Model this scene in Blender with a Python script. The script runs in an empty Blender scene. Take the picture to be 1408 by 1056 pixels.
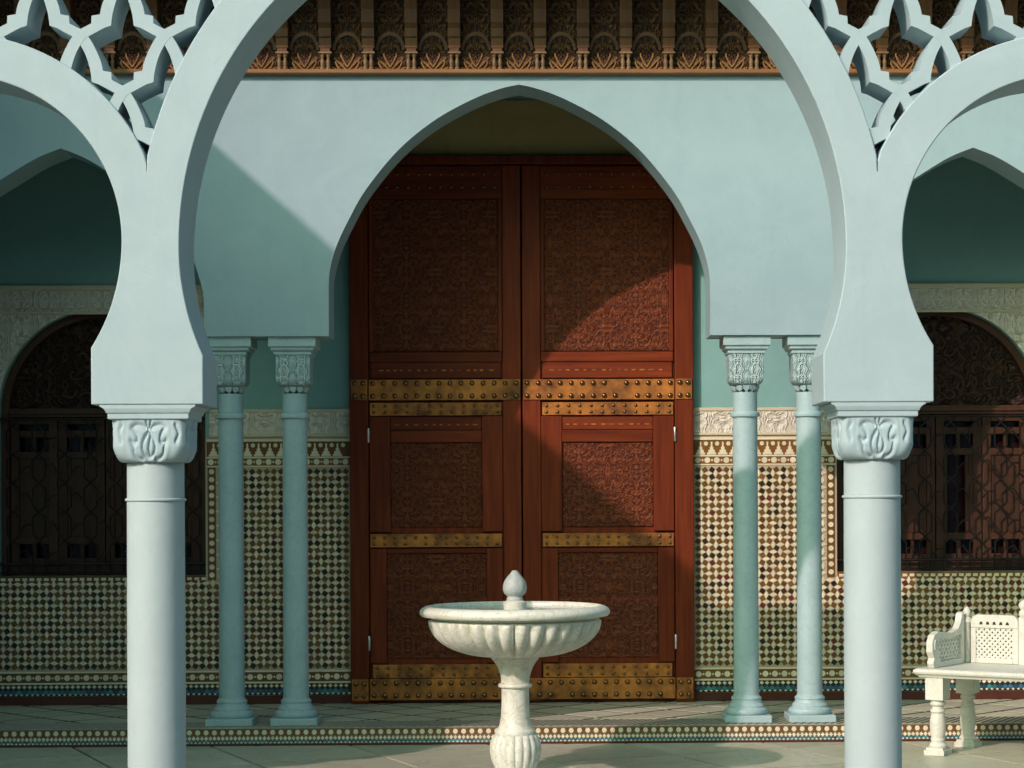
import bpy, bmesh, math, random
from mathutils import Vector, Matrix
random.seed(7)
R = math.radians
scene = bpy.context.scene
COL = scene.collection

# ------------------------------------------------------------------ camera
cam = bpy.data.cameras.new("camera")
cam.sensor_width = 36.0
cam.lens = 36.0 * 2800 / 1408
cam.shift_x = -91.5 / 1408
cam.shift_y = 160.0 / 1408
cam.clip_end = 2000
camo = bpy.data.objects.new("camera", cam)
COL.objects.link(camo)
yaw, roll = R(1.2), R(0.26)
fw = Vector((math.sin(yaw), math.cos(yaw), 0))
rt = Vector((math.cos(yaw), -math.sin(yaw), 0))
up = Vector((0, 0, 1))
r2 = rt * math.cos(roll) - up * math.sin(roll)
u2 = up * math.cos(roll) + rt * math.sin(roll)
M = Matrix((r2, u2, -fw)).transposed().to_4x4()
M.translation = (0.1, 0, 1.6)
camo.matrix_world = M
scene.camera = camo

# ------------------------------------------------------------------ light
SUN = Vector((1.2, 1.5, -1.06)).normalized()
w = bpy.data.worlds.new("World")
scene.world = w
w.use_nodes = True
nt = w.node_tree
nt.nodes.clear()
sky = nt.nodes.new("ShaderNodeTexSky")
sky.sky_type = 'NISHITA'
sky.sun_disc = False
sky.sun_elevation = math.asin(-SUN.z)
sky.sun_rotation = math.atan2(-SUN.x, -SUN.y)
sky.air_density = 1.0
sky.dust_density = 5.0
sky.ozone_density = 1.0
bg = nt.nodes.new("ShaderNodeBackground")
bg.inputs[1].default_value = 0.15
wo = nt.nodes.new("ShaderNodeOutputWorld")
tint = nt.nodes.new("ShaderNodeMix")
tint.data_type = 'RGBA'
tint.blend_type = 'MULTIPLY'
tint.inputs[0].default_value = 1.0
tint.inputs[7].default_value = (.74, 1.05, .95, 1)
nt.links.new(sky.outputs[0], tint.inputs[6])
nt.links.new(tint.outputs[2], bg.inputs[0])
nt.links.new(bg.outputs[0], wo.inputs[0])
sl = bpy.data.lights.new("sun", 'SUN')
sl.energy = 2.65
sl.angle = R(0.6)
sl.color = (1.0, 0.69, 0.70)
so = bpy.data.objects.new("sun", sl)
COL.objects.link(so)
so.rotation_euler = SUN.to_track_quat('-Z', 'Y').to_euler()
so.location = (-6, -6, 9)
vs = scene.view_settings
vs.view_transform = 'Standard'
vs.look = 'None'
vs.gamma = 1.0
vs.exposure = 0.12
vs.use_curve_mapping = False

# ------------------------------------------------------------------ materials
def _mixc(nt, fac, a, b, mode='MIX'):
    m = nt.nodes.new("ShaderNodeMix")
    m.data_type = 'RGBA'
    m.blend_type = mode
    if isinstance(fac, (int, float)):
        m.inputs[0].default_value = fac
    else:
        nt.links.new(fac, m.inputs[0])
    for i, v in ((6, a), (7, b)):
        if isinstance(v, (tuple, list)):
            m.inputs[i].default_value = (*v[:3], 1)
        else:
            nt.links.new(v, m.inputs[i])
    return m.outputs[2]

def _noise(nt, vec, scale, detail=5, rough=.55, dist=0.0):
    n = nt.nodes.new("ShaderNodeTexNoise")
    n.inputs['Scale'].default_value = scale
    n.inputs['Detail'].default_value = detail
    n.inputs['Roughness'].default_value = rough
    n.inputs['Distortion'].default_value = dist
    nt.links.new(vec, n.inputs['Vector'])
    return n.outputs['Fac']

def _ramp(nt, val, lo, hi, c0=(0, 0, 0), c1=(1, 1, 1)):
    r = nt.nodes.new("ShaderNodeValToRGB")
    r.color_ramp.elements[0].position = lo
    r.color_ramp.elements[1].position = hi
    r.color_ramp.elements[0].color = (*c0, 1)
    r.color_ramp.elements[1].color = (*c1, 1)
    nt.links.new(val, r.inputs[0])
    return r.outputs[0]

def _bump(nt, b, h, strength, dist):
    n = nt.nodes.new("ShaderNodeBump")
    n.inputs['Strength'].default_value = strength
    n.inputs['Distance'].default_value = dist
    nt.links.new(h, n.inputs['Height'])
    prev = b.inputs['Normal'].links
    if prev:
        nt.links.new(prev[0].from_socket, n.inputs['Normal'])
    nt.links.new(n.outputs[0], b.inputs['Normal'])

def _objvar(nt, c, lo, hi):
    oi = nt.nodes.new("ShaderNodeObjectInfo")
    mr = nt.nodes.new("ShaderNodeMapRange")
    mr.inputs[3].default_value = lo
    mr.inputs[4].default_value = hi
    nt.links.new(oi.outputs['Random'], mr.inputs[0])
    cc = nt.nodes.new("ShaderNodeCombineColor")
    for i in range(3):
        nt.links.new(mr.outputs[0], cc.inputs[i])
    return _mixc(nt, 1.0, c, cc.outputs[0], 'MULTIPLY')

def base_mat(name, rough=.6, metal=0.0, spec=.5):
    m = bpy.data.materials.new(name)
    m.use_nodes = True
    nt = m.node_tree
    b = nt.nodes['Principled BSDF']
    b.inputs['Roughness'].default_value = rough
    b.inputs['Metallic'].default_value = metal
    b.inputs['Specular IOR Level'].default_value = spec
    tc = nt.nodes.new("ShaderNodeTexCoord")
    return m, nt, b, tc.outputs['Object']

def plaster(name, col, col2, stain, blot=1.3):
    m, nt, b, v = base_mat(name, .62, spec=.3)
    n1 = _noise(nt, v, blot, 6, .6)
    c = _mixc(nt, _ramp(nt, n1, .35, .7), col, col2)
    mp = nt.nodes.new("ShaderNodeMapping")
    mp.inputs['Scale'].default_value = (5, 5, .7)
    nt.links.new(v, mp.inputs[0])
    n2 = _noise(nt, mp.outputs[0], 1.6, 5, .65)
    c = _mixc(nt, _ramp(nt, n2, .56, .85, (0, 0, 0), (.55, .55, .55)), c, stain)
    n4 = _noise(nt, v, 9, 3, .5)
    c = _mixc(nt, _ramp(nt, n4, .62, .8, (0, 0, 0), (.35, .35, .35)), c, stain)
    n6 = _noise(nt, v, 3.1, 9, .72, .8)
    c = _mixc(nt, _ramp(nt, n6, .42, .66, (0, 0, 0), (.45, .45, .45)), c, tuple(min(1, x * 1.12 + .015) for x in col))
    n7 = _noise(nt, v, 4.5, 3, .4, 2.5)
    ca = _ramp(nt, n7, .492, .5)
    cb_ = _ramp(nt, n7, .5, .508, (1, 1, 1), (0, 0, 0))
    cr = _mixc(nt, 1.0, ca, cb_, 'MULTIPLY')
    cr = _mixc(nt, 1.0, cr, _ramp(nt, n6, .5, .7, (0, 0, 0), (.35, .35, .35)), 'MULTIPLY')
    c = _mixc(nt, cr, c, tuple(x * .6 for x in stain))
    nt.links.new(c, b.inputs['Base Color'])
    n3 = _noise(nt, v, 55, 4, .6)
    _bump(nt, b, n3, .16, .004)
    n5 = _noise(nt, v, 6, 2, .5)
    _bump(nt, b, n5, .12, .02)
    return m

def marble(name, col, col2, vein, scale=2.2, rough=.38, veinamt=.6, var=0):
    m, nt, b, v = base_mat(name, rough, spec=.45)
    n1 = _noise(nt, v, scale, 8, .6, .6)
    c = _mixc(nt, _ramp(nt, n1, .3, .72), col, col2)
    n2 = _noise(nt, v, scale * 2.3, 6, .62, 1.2)
    a = _ramp(nt, n2, .47, .5)
    bb = _ramp(nt, n2, .5, .53, (1, 1, 1), (0, 0, 0))
    mul = _mixc(nt, 1.0, a, bb, 'MULTIPLY')
    mul = _mixc(nt, 1.0, mul, (veinamt,) * 3, 'MULTIPLY')
    c = _mixc(nt, mul, c, vein)
    n4 = _noise(nt, v, scale * 9, 4, .6)
    c = _mixc(nt, _ramp(nt, n4, .6, .85, (0, 0, 0), (.35, .35, .35)), c, vein)
    if var: c = _objvar(nt, c, 1 - var, 1 + var * .5)
    nt.links.new(c, b.inputs['Base Color'])
    n3 = _noise(nt, v, 60, 3, .5)
    _bump(nt, b, n3, .08, .003)
    return m

def aged(*a):
    m = marble(*a)
    nt = m.node_tree
    b = nt.nodes['Principled BSDF']
    src = b.inputs['Base Color'].links[0].from_socket
    tc = [n for n in nt.nodes if n.type == 'TEX_COORD'][0].outputs['Object']
    n = _noise(nt, tc, 5.5, 6, .7)
    c = _mixc(nt, _ramp(nt, n, .50, .72, (0, 0, 0), (.5, .5, .5)), src, (.50, .49, .26))
    nt.links.new(c, b.inputs['Base Color'])
    return m

def carve_height(nt, v, scale, dist=.9, fold=0):
    """interlacing scroll-like relief: bands of a warped noise plus round cells"""
    if fold:      # mirrored repeats, as in carved arabesque
        sx = nt.nodes.new("ShaderNodeSeparateXYZ")
        cb = nt.nodes.new("ShaderNodeCombineXYZ")
        nt.links.new(v, sx.inputs[0])
        for k in (0, 1, 2):
            pp = nt.nodes.new("ShaderNodeMath")
            pp.operation = 'PINGPONG'
            pp.inputs[1].default_value = fold
            nt.links.new(sx.outputs[k], pp.inputs[0])
            nt.links.new(pp.outputs[0], cb.inputs[k])
        v = cb.outputs[0]
    n = nt.nodes.new("ShaderNodeTexNoise")
    n.inputs['Scale'].default_value = scale * .55
    n.inputs['Detail'].default_value = 1.0
    n.inputs['Distortion'].default_value = dist
    nt.links.new(v, n.inputs['Vector'])
    s = nt.nodes.new("ShaderNodeMath")
    s.operation = 'MULTIPLY'
    s.inputs[1].default_value = 34
    nt.links.new(n.outputs['Fac'], s.inputs[0])
    sn = nt.nodes.new("ShaderNodeMath")
    sn.operation = 'SINE'
    nt.links.new(s.outputs[0], sn.inputs[0])
    vo = nt.nodes.new("ShaderNodeTexVoronoi")
    vo.inputs['Scale'].default_value = scale
    nt.links.new(v, vo.inputs['Vector'])
    a = nt.nodes.new("ShaderNodeMath")
    a.operation = 'MULTIPLY_ADD'
    a.inputs[1].default_value = .5
    nt.links.new(sn.outputs[0], a.inputs[0])
    nt.links.new(vo.outputs['Distance'], a.inputs[2])
    return a.outputs[0]

def carved(name, hi, lo, scale, rough=.6, strength=.8, dist=.012, lohi=(-.1, .6), fold=0):
    m, nt, b, v = base_mat(name, rough, spec=.3)
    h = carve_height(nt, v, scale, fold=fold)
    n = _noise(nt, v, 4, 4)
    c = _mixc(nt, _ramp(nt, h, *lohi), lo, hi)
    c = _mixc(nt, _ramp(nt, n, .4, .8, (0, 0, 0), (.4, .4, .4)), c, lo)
    nt.links.new(c, b.inputs['Base Color'])
    _bump(nt, b, h, strength, dist)
    return m

def wood(name, col, col2, rough=.45, axis=2, spec=.4):
    m, nt, b, v = base_mat(name, rough, spec=spec)
    mp = nt.nodes.new("ShaderNodeMapping")
    s = [22, 22, 22]
    s[axis] = 1.3
    mp.inputs['Scale'].default_value = s
    nt.links.new(v, mp.inputs[0])
    n = _noise(nt, mp.outputs[0], 1.5, 6, .6, .4)
    c = _mixc(nt, _ramp(nt, n, .3, .72), col, col2)
    n2 = _noise(nt, v, 2.5, 4)
    c = _mixc(nt, _ramp(nt, n2, .45, .8, (0, 0, 0), (.5, .5, .5)), c, tuple(x * .6 for x in col))
    c = _objvar(nt, c, .78, 1.12)
    nt.links.new(c, b.inputs['Base Color'])
    _bump(nt, b, n, .3, .003)
    return m

def glaze(name, col, var=.35, rough=.28):
    m, nt, b, v = base_mat(name, rough, spec=.5)
    oi = nt.nodes.new("ShaderNodeNewGeometry")
    lo = tuple(x * (1 - var) for x in col)
    hi = tuple(min(1, x * (1 + var)) for x in col)
    c = _mixc(nt, oi.outputs['Random Per Island'], lo, hi)
    n = _noise(nt, v, 14, 3)
    c = _mixc(nt, _ramp(nt, n, .45, .8, (0, 0, 0), (.35, .35, .35)), c, tuple(x * .55 for x in col))
    nt.links.new(c, b.inputs['Base Color'])
    return m

def metal(name, col, col2, rough=.4, met=1.0):
    m, nt, b, v = base_mat(name, rough, met)
    n = _noise(nt, v, 7, 5, .6)
    c = _mixc(nt, _ramp(nt, n, .35, .7), col, col2)
    nt.links.new(c, b.inputs['Base Color'])
    r = nt.nodes.new("ShaderNodeMapRange")
    r.inputs[3].default_value = rough - .1
    r.inputs[4].default_value = rough + .2
    nt.links.new(n, r.inputs[0])
    nt.links.new(r.outputs[0], b.inputs['Roughness'])
    n3 = _noise(nt, v, 40, 3)
    _bump(nt, b, n3, .2, .003)
    return m

MAT = dict(
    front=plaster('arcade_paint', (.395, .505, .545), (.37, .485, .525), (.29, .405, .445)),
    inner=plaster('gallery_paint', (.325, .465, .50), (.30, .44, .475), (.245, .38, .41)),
    rear=plaster('rear_wall_shade_paint', (.235, .46, .44), (.215, .43, .41), (.17, .37, .35)),  # gallery paint deepened: porch shade is partly put into this colour
    wing=plaster('wing_paint', (.325, .465, .50), (.30, .44, .475), (.245, .38, .41)),
    colm=marble('column_marble', (.36, .53, .54), (.44, .60, .61), (.25, .41, .43), 3.0, .45, .35),
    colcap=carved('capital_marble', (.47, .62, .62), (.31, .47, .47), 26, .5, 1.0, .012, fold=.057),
    fcol=plaster('column_paint', (.425, .52, .545), (.405, .50, .53), (.34, .435, .46), .8),
    fmarb=aged('fountain_marble', (.76, .79, .71), (.69, .71, .61), (.42, .42, .28), 3.4, .42, .55),
    fin=marble('finial_stone', (.40, .46, .44), (.48, .53, .50), (.26, .31, .30), 7, .55, .5),
    bench=marble('bench_marble', (.70, .73, .65), (.64, .66, .57), (.45, .45, .33), 4, .5, .35),
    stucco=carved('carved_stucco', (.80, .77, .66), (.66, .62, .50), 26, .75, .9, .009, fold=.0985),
    stucco_plain=plaster('stucco_plain', (.68, .62, .43), (.62, .56, .38), (.48, .43, .27)),
    ochre=plaster('ochre_plaster', (.46, .37, .16), (.40, .32, .13), (.30, .24, .09)),
    redwood=wood('door_wood', (.25, .046, .0105), (.115, .018, .0055), .5, 2, .2),
    redwood_h=wood('door_wood_rail', (.25, .046, .0105), (.115, .018, .0055), .5, 0, .2),
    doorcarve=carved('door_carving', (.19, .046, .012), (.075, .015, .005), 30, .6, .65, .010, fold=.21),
    brownwood=wood('window_wood', (.085, .034, .014), (.05, .019, .008), .5, 2),
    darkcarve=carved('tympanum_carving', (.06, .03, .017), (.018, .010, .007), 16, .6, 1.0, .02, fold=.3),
    eave=wood('eave_wood', (.15, .064, .017), (.085, .034, .010), .55, 2),
    eaveh=wood('eave_moulding_wood', (.34, .165, .06), (.25, .115, .042), .5, 0),
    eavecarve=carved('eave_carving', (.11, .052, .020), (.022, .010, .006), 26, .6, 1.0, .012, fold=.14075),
    eaveleaf=wood('sunlit_leaf_wood', (.38, .21, .07), (.24, .125, .04), .5, 0),  # sunlight on the lower eaves carving put into a lighter leaf colour
    colonnette=wood('colonnette_paint', (.25, .16, .075), (.17, .105, .05), .5, 2),
    brass=metal('brass', (.66, .25, .045), (.12, .048, .016), .5, .4),
    stud=metal('stud_brass', (.36, .22, .10), (.15, .08, .04), .32),
    iron=metal('iron', (.05, .048, .045), (.03, .028, .027), .5),
    steel=metal('hinge_steel', (.7, .68, .66), (.6, .58, .55), .3),
    white=glaze('white_glaze', (.80, .74, .52), .12),
    brown=glaze('brown_glaze', (.15, .072, .017), .55),
    red=glaze('red_glaze', (.12, .027, .016), .35),
    black=glaze('black_glaze', (.035, .022, .011), .4),
    teal=glaze('teal_glaze', (.035, .22, .25), .4),
    blue=glaze('blue_glaze', (.03, .13, .22), .4),
    grout=plaster('grout', (.20, .16, .11), (.16, .13, .09), (.10, .08, .05)),
    lightgrout=plaster('light_grout', (.50, .45, .31), (.43, .38, .26), (.28, .24, .16)),
    redband=glaze('red_band_glaze', (.085, .026, .016), .25),
    slab=marble('paving_stone', (.58, .60, .46), (.49, .51, .38), (.34, .34, .23), 1.1, .42, .5, .22),
    dimpave=marble('dimmed_paving', (.24, .24, .19), (.19, .19, .15), (.12, .12, .09), 1.3, .5, .4),
    porch=marble('porch_tile_stone', (.62, .63, .49), (.52, .54, .41), (.38, .37, .26), 2.0, .35, .4, .2),
    joint=plaster('joint', (.045, .038, .028), (.035, .03, .022), (.02, .018, .014)),
    ceiling=wood('ceiling_wood', (.09, .03, .016), (.05, .018, .010), .6, 0),
    dark=plaster('room_dark', (.03, .024, .018), (.025, .02, .015), (.015, .012, .01)),
    glass=base_mat('red_glass', .15)[0],
    roof=wood('roof_tile', (.05, .12, .09), (.035, .09, .07), .5, 1),
)
MAT['glass'].node_tree.nodes['Principled BSDF'].inputs['Base Color'].default_value = (.02, .006, .008, 1)
def water_mat():
    m, nt, b, v = base_mat('water', .04)
    b.inputs['Base Color'].default_value = (.38, .42, .38, 1)
    b.inputs['Roughness'].default_value = .05
    b.inputs['IOR'].default_value = 1.33
    n = _noise(nt, v, 18, 2)
    _bump(nt, b, n, .15, .01)
    return m
MAT['water'] = water_mat()

# ------------------------------------------------------------------ mesh helpers
class MB:
    def __init__(s):
        s.v, s.f, s.mi = [], [], []
    def add(s, verts, faces, mi=0):
        o = len(s.v)
        s.v += [tuple(p) for p in verts]
        s.f += [tuple(i + o for i in f) for f in faces]
        s.mi += [mi] * len(faces)
        return s
    def box(s, x0, x1, y0, y1, z0, z1, mi=0):
        return s.add([(x0, y0, z0), (x1, y0, z0), (x1, y1, z0), (x0, y1, z0), (x0, y0, z1), (x1, y0, z1), (x1, y1, z1), (x0, y1, z1)],
                     [(0, 1, 5, 4), (1, 2, 6, 5), (2, 3, 7, 6), (3, 0, 4, 7), (4, 5, 6, 7), (3, 2, 1, 0)], mi)
    def prism(s, poly, a, b, plane='XZ', mi=0, back=True):
        n = len(poly)
        def P(p, d):
            return {'XZ': (p[0], d, p[1]), 'YZ': (d, p[0], p[1]), 'XY': (p[0], p[1], d)}[plane]
        fs = [tuple(range(n))] + [(i, i + n, (i + 1) % n + n, (i + 1) % n) for i in range(n)]
        if back:
            fs.append(tuple(range(2 * n - 1, n - 1, -1)))
        return s.add([P(p, a) for p in poly] + [P(p, b) for p in poly], fs, mi)
    def strip(s, A, B, y0, y1, mi=0, closeA=True, closeB=True, caps=True):
        """prism between two matched XZ polylines"""
        n = len(A)
        vs = [(p[0], y0, p[1]) for p in A] + [(p[0], y0, p[1]) for p in B] + [(p[0], y1, p[1]) for p in A] + [(p[0], y1, p[1]) for p in B]
        fs = []
        for i in range(n - 1):
            fs.append((i, i + 1, n + i + 1, n + i))
            fs.append((2 * n + i, 3 * n + i, 3 * n + i + 1, 2 * n + i + 1))
            if closeA:
                fs.append((i, 2 * n + i, 2 * n + i + 1, i + 1))
            if closeB:
                fs.append((n + i, n + i + 1, 3 * n + i + 1, 3 * n + i))
        if caps:
            fs.append((0, n, 3 * n, 2 * n))
            fs.append((n - 1, 3 * n - 1, 4 * n - 1, 2 * n - 1))
        return s.add(vs, fs, mi)
    def lathe(s, prof, n=48, c=(0, 0), lobes=0, amp=None, mi=0, sq=None):
        """prof: (r,z). amp: list of lobe depth per ring. sq: list of squareness 0..1 per ring"""
        vs, fs = [], []
        for k, (r, z) in enumerate(prof):
            for i in range(n):
                t = 2 * math.pi * i / n
                rr = r
                if lobes and amp and amp[k]:
                    rr = r * (1 - amp[k] + amp[k] * abs(math.cos(t * lobes / 2)) ** .55)
                if sq and sq[k]:
                    e = sq[k]
                    q = 2 + e * 8
                    rr = r / ((abs(math.cos(t)) ** q + abs(math.sin(t)) ** q) ** (1 / q))
                vs.append((c[0] + rr * math.cos(t), c[1] + rr * math.sin(t), z))
        for k in range(len(prof) - 1):
            for i in range(n):
                j = (i + 1) % n
                fs.append((k * n + i, k * n + j, (k + 1) * n + j, (k + 1) * n + i))
        fs.append(tuple(range(n - 1, -1, -1)))
        fs.append(tuple((len(prof) - 1) * n + i for i in range(n)))
        return s.add(vs, fs, mi)
    def tube(s, pts, r, n=6, mi=0):
        pts = [Vector(p) for p in pts]
        vs, fs = [], []
        m = len(pts)
        for k, p in enumerate(pts):
            d = (pts[min(k + 1, m - 1)] - pts[max(k - 1, 0)]).normalized()
            a = Vector((0, 1, 0)) if abs(d.y) < .9 else Vector((1, 0, 0))
            u = d.cross(a).normalized()
            v = d.cross(u)
            for i in range(n):
                t = 2 * math.pi * i / n
                vs.append(p + (u * math.cos(t) + v * math.sin(t)) * r)
        for k in range(m - 1):
            for i in range(n):
                j = (i + 1) % n
                fs.append((k * n + i, k * n + j, (k + 1) * n + j, (k + 1) * n + i))
        fs.append(tuple(range(n)))
        fs.append(tuple((m - 1) * n + i for i in range(n)))
        return s.add(vs, fs, mi)
    def mesh(s, name, mats, smooth=None, off=(0, 0, 0), rn=True):
        me = bpy.data.meshes.new(name)
        ox, oy, oz = off
        me.from_pydata([(a - ox, b - oy, c - oz) for a, b, c in s.v], [], s.f)
        mats = mats if isinstance(mats, (list, tuple)) else [mats]
        for m in mats:
            me.materials.append(MAT[m])
        me.polygons.foreach_set('material_index', s.mi)
        if rn:
            bm = bmesh.new()
            bm.from_mesh(me)
            bmesh.ops.recalc_face_normals(bm, faces=bm.faces)
            bm.to_mesh(me)
            bm.free()
        if smooth is not None:
            me.shade_smooth()
            me.set_sharp_from_angle(angle=R(smooth))
        me.update()
        return me
    def build(s, name, mats, parent=None, smooth=None, off=None, bevel=0, loc=(0, 0, 0), rn=True):
        if off is None:
            off = tuple(parent.get('_base', (0, 0, 0))) if parent else (0, 0, 0)
        o = bpy.data.objects.new(name, s.mesh(name, mats, smooth, off, rn))
        COL.objects.link(o)
        o.location = loc
        if parent:
            o.parent = parent
        if bevel:
            b = o.modifiers.new('bevel', 'BEVEL')
            b.width = bevel
            b.segments = 2
            b.limit_method = 'ANGLE'
            b.angle_limit = R(35)
        return o

def tag(o, label=None, cat=None, group=None, kind=None):
    if label: o['label'] = label
    if cat: o['category'] = cat
    if group: o['group'] = group
    if kind: o['kind'] = kind
    return o

def thing(name, label, cat, loc=(0, 0, 0), group=None, rz=0, world=True):
    """Empty at the base. world=True: parts are given in world coordinates and shifted by loc"""
    o = bpy.data.objects.new(name, None)
    COL.objects.link(o)
    o.location = loc
    o.rotation_euler.z = rz
    o.empty_display_size = .2
    if world:
        o['_base'] = loc
    return tag(o, label, cat, group)

def inst(name, mesh, parent, loc=(0, 0, 0), rot=None):
    o = bpy.data.objects.new(name, mesh)
    COL.objects.link(o)
    o.parent = parent
    o.location = loc
    if rot: o.rotation_euler = rot
    return o

def copy_tree(src, loc, label, group=None):
    r = src.copy(); COL.objects.link(r); r.location = loc
    r['label'] = label
    if group: r['group'] = group
    for ch in list(src.children):
        c = ch.copy(); COL.objects.link(c); c.parent = r
        for g in list(ch.children):
            d = g.copy(); COL.objects.link(d); d.parent = c
    return r

def clip(poly, x0, x1, y0, y1):
    def cl(p, f, I):
        out = []
        for i in range(len(p)):
            a, b = p[i - 1], p[i]
            fa, fb = f(a), f(b)
            if fb >= 0:
                if fa < 0: out.append(I(a, b, fa, fb))
                out.append(b)
            elif fa >= 0:
                out.append(I(a, b, fa, fb))
        return out
    I = lambda a, b, fa, fb: (a[0] + (b[0] - a[0]) * fa / (fa - fb), a[1] + (b[1] - a[1]) * fa / (fa - fb))
    for f in (lambda p: p[0] - x0, lambda p: x1 - p[0], lambda p: p[1] - y0, lambda p: y1 - p[1]):
        if len(poly) < 3: return []
        poly = cl(poly, f, I)
    return poly

def spline(pts, n=8):
    out = []
    P = [pts[0]] + list(pts) + [pts[-1]]
    for i in range(1, len(P) - 2):
        p0, p1, p2, p3 = [Vector(q) for q in P[i - 1:i + 3]]
        for k in range(n):
            t = k / n
            out.append(tuple(.5 * ((2 * p1) + (p2 - p0) * t + (2 * p0 - 5 * p1 + 4 * p2 - p3) * t * t + (3 * p1 - p0 - 3 * p2 + p3) * t ** 3)))
    out.append(tuple(pts[-1]))
    return out

ZP = .124              # porch floor height
YF0, YF1 = 9.66, 10.08 # front arcade faces
YI0, YI1 = 13.40, 13.76
YW = 14.92             # rear wall face
YS = 13.30             # porch step edge
W = lambda z: z + 1.6  # heights measured from eye level

# ================================================================== SETTING
# courtyard ground
g = MB(); g.add([(-120, -120, 0), (120, -120, 0), (120, 160, 0), (-120, 160, 0)], [(0, 1, 2, 3)])
ground = tag(g.build('courtyard_ground', 'joint', rn=False), kind='structure')
# slabs laid diagonally
def diag_tiles(parent, size, gap, x0, x1, y0, y1, z, h, mat, name, ang=45, jit=.0008):
    c, s = math.cos(R(ang)), math.sin(R(ang))
    n = int((abs(x1 - x0) + abs(y1 - y0)) / size) + 3
    cx, cy = (x0 + x1) / 2, (y0 + y1) / 2
    k = 0
    for i in range(-n, n):
        for j in range(-n, n):
            a = [(i * size + gap / 2, j * size + gap / 2), ((i + 1) * size - gap / 2, j * size + gap / 2),
                 ((i + 1) * size - gap / 2, (j + 1) * size - gap / 2), (i * size + gap / 2, (j + 1) * size - gap / 2)]
            p = [(cx + u * c - v * s, cy + u * s + v * c) for u, v in a]
            p = clip(p, x0, x1, y0, y1)
            if len(p) < 3: continue
            ar = abs(sum(p[q - 1][0] * p[q][1] - p[q][0] * p[q - 1][1] for q in range(len(p)))) / 2
            if ar < .002: continue
            mb = MB(); dz = random.uniform(-jit, jit)
            mb.prism(p, z - .002, z + h + dz, 'XY')
            o = mb.build(name, mat, parent, off=(0, 0, 0))
            k += 1
    return k
diag_tiles(ground, .82, .022, -5.2, 5.6, 11.4, YS - .012, .004, .008, 'slab', 'paving_slab', ang=24)
_o = bpy.data.objects
g = MB(); g.add([(-60, -40, .006), (60, -40, .006), (60, 11.395, .006), (-60, 11.395, .006)], [(0, 1, 2, 3)])
tag(g.build('unseen_paving', 'dimpave', rn=False), kind='structure')  # out of view; coloured dark to cut light bounced into the porch

# porch floor and its tiled step
pf = MB(); pf.box(-6, 6, YS + .012, 15.6, 0, ZP - .003)
porch = tag(pf.build('porch_floor', 'joint'), kind='structure')
diag_tiles(porch, .36, .042, -5.0, 5.0, 13.74, YW - .004, ZP - .002, .002, 'porch', 'floor_tile', 45, .0003)
mb = MB()
x = -5.0
while x < 5.0:   # slanted rope border
    p = clip([(x, 13.37), (x + .024, 13.37), (x + .224, 13.725), (x + .20, 13.725)], -5, 5, 13.3, 13.8)
    if len(p) >= 3: mb.prism(p, ZP - .005, ZP + .0005, 'XY', mi=0)
    x += .050
o = mb.build('rope_border', ['porch'], porch, off=(0, 0, 0)); o['kind'] = 'stuff'
mb = MB(); mb.box(-5, 5, YS + .0125, 13.352, ZP - .005, ZP)
mb.build('edge_strip', 'porch', porch, off=(0, 0, 0))

step = thing('porch_step', 'low zellige tiled step with teal zigzag band below the porch columns', 'step', (0, YS, 0))
mb = MB(); mb.box(-6, 6, YS, YS + .011, 0, ZP - .001); mb.build('riser', 'grout', step)
mb = MB(); mb.box(-6, 6, YS - .006, YS - .0005, 0.001, .024); mb.build('brown_band', 'redband', step)
# white round tiles and brown triangles of the check row
pw = .054
hexa = MB(); hexa.prism([(.0165 * math.cos(R(a)), .0165 * math.sin(R(a)) * 1.0) for a in range(22, 382, 45)], -.006, .001, 'XZ')
hexm = hexa.mesh('tile', 'white')
bt = MB(); bt.prism([(-.012, .019), (.012, .019), (.012, .004), (0, -.004), (-.012, .004)], -.005, .001, 'XZ')
bt.prism([(-.012, -.021), (.012, -.021), (.012, -.012), (0, -.005), (-.012, -.012)], -.005, .001, 'XZ')
btm = bt.mesh('tile', 'brown')
n = 0
for i in range(-75, 76):
    xx = i * pw
    inst('tile', hexm, step, (xx, 0, .098 + random.uniform(-.0006, .0006)))
    inst('tile', btm, step, (xx + pw / 2, 0, .098))
mb = MB()
for i in range(-150, 151):
    xx = i * pw / 2
    mb.prism([(xx - .012, .060), (xx, .075), (xx + .012, .060), (xx, .046)], YS - .006, YS + .001, mi=0)        # white lozenges
    mb.prism([(xx + .0015, .056), (xx + pw / 4, .070), (xx + pw / 2 - .0015, .056), (xx + pw / 2 - .0015, .036), (xx + pw / 4, .047), (xx + .0015, .036)][:0] or
             [(xx - .012, .043), (xx, .0545), (xx + .012, .043), (xx + .012, .036), (xx, .030), (xx - .012, .036)], YS - .0055, YS + .001, mi=1 if random.random() < .7 else 2)
    mb.prism([(xx + .004, .032), (xx + .0135, .038), (xx + .023, .032), (xx + .0135, .026)], YS - .006, YS + .001, mi=0)
o = mb.build('zigzag_band', ['white', 'teal', 'blue'], step); o['kind'] = 'stuff'

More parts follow.
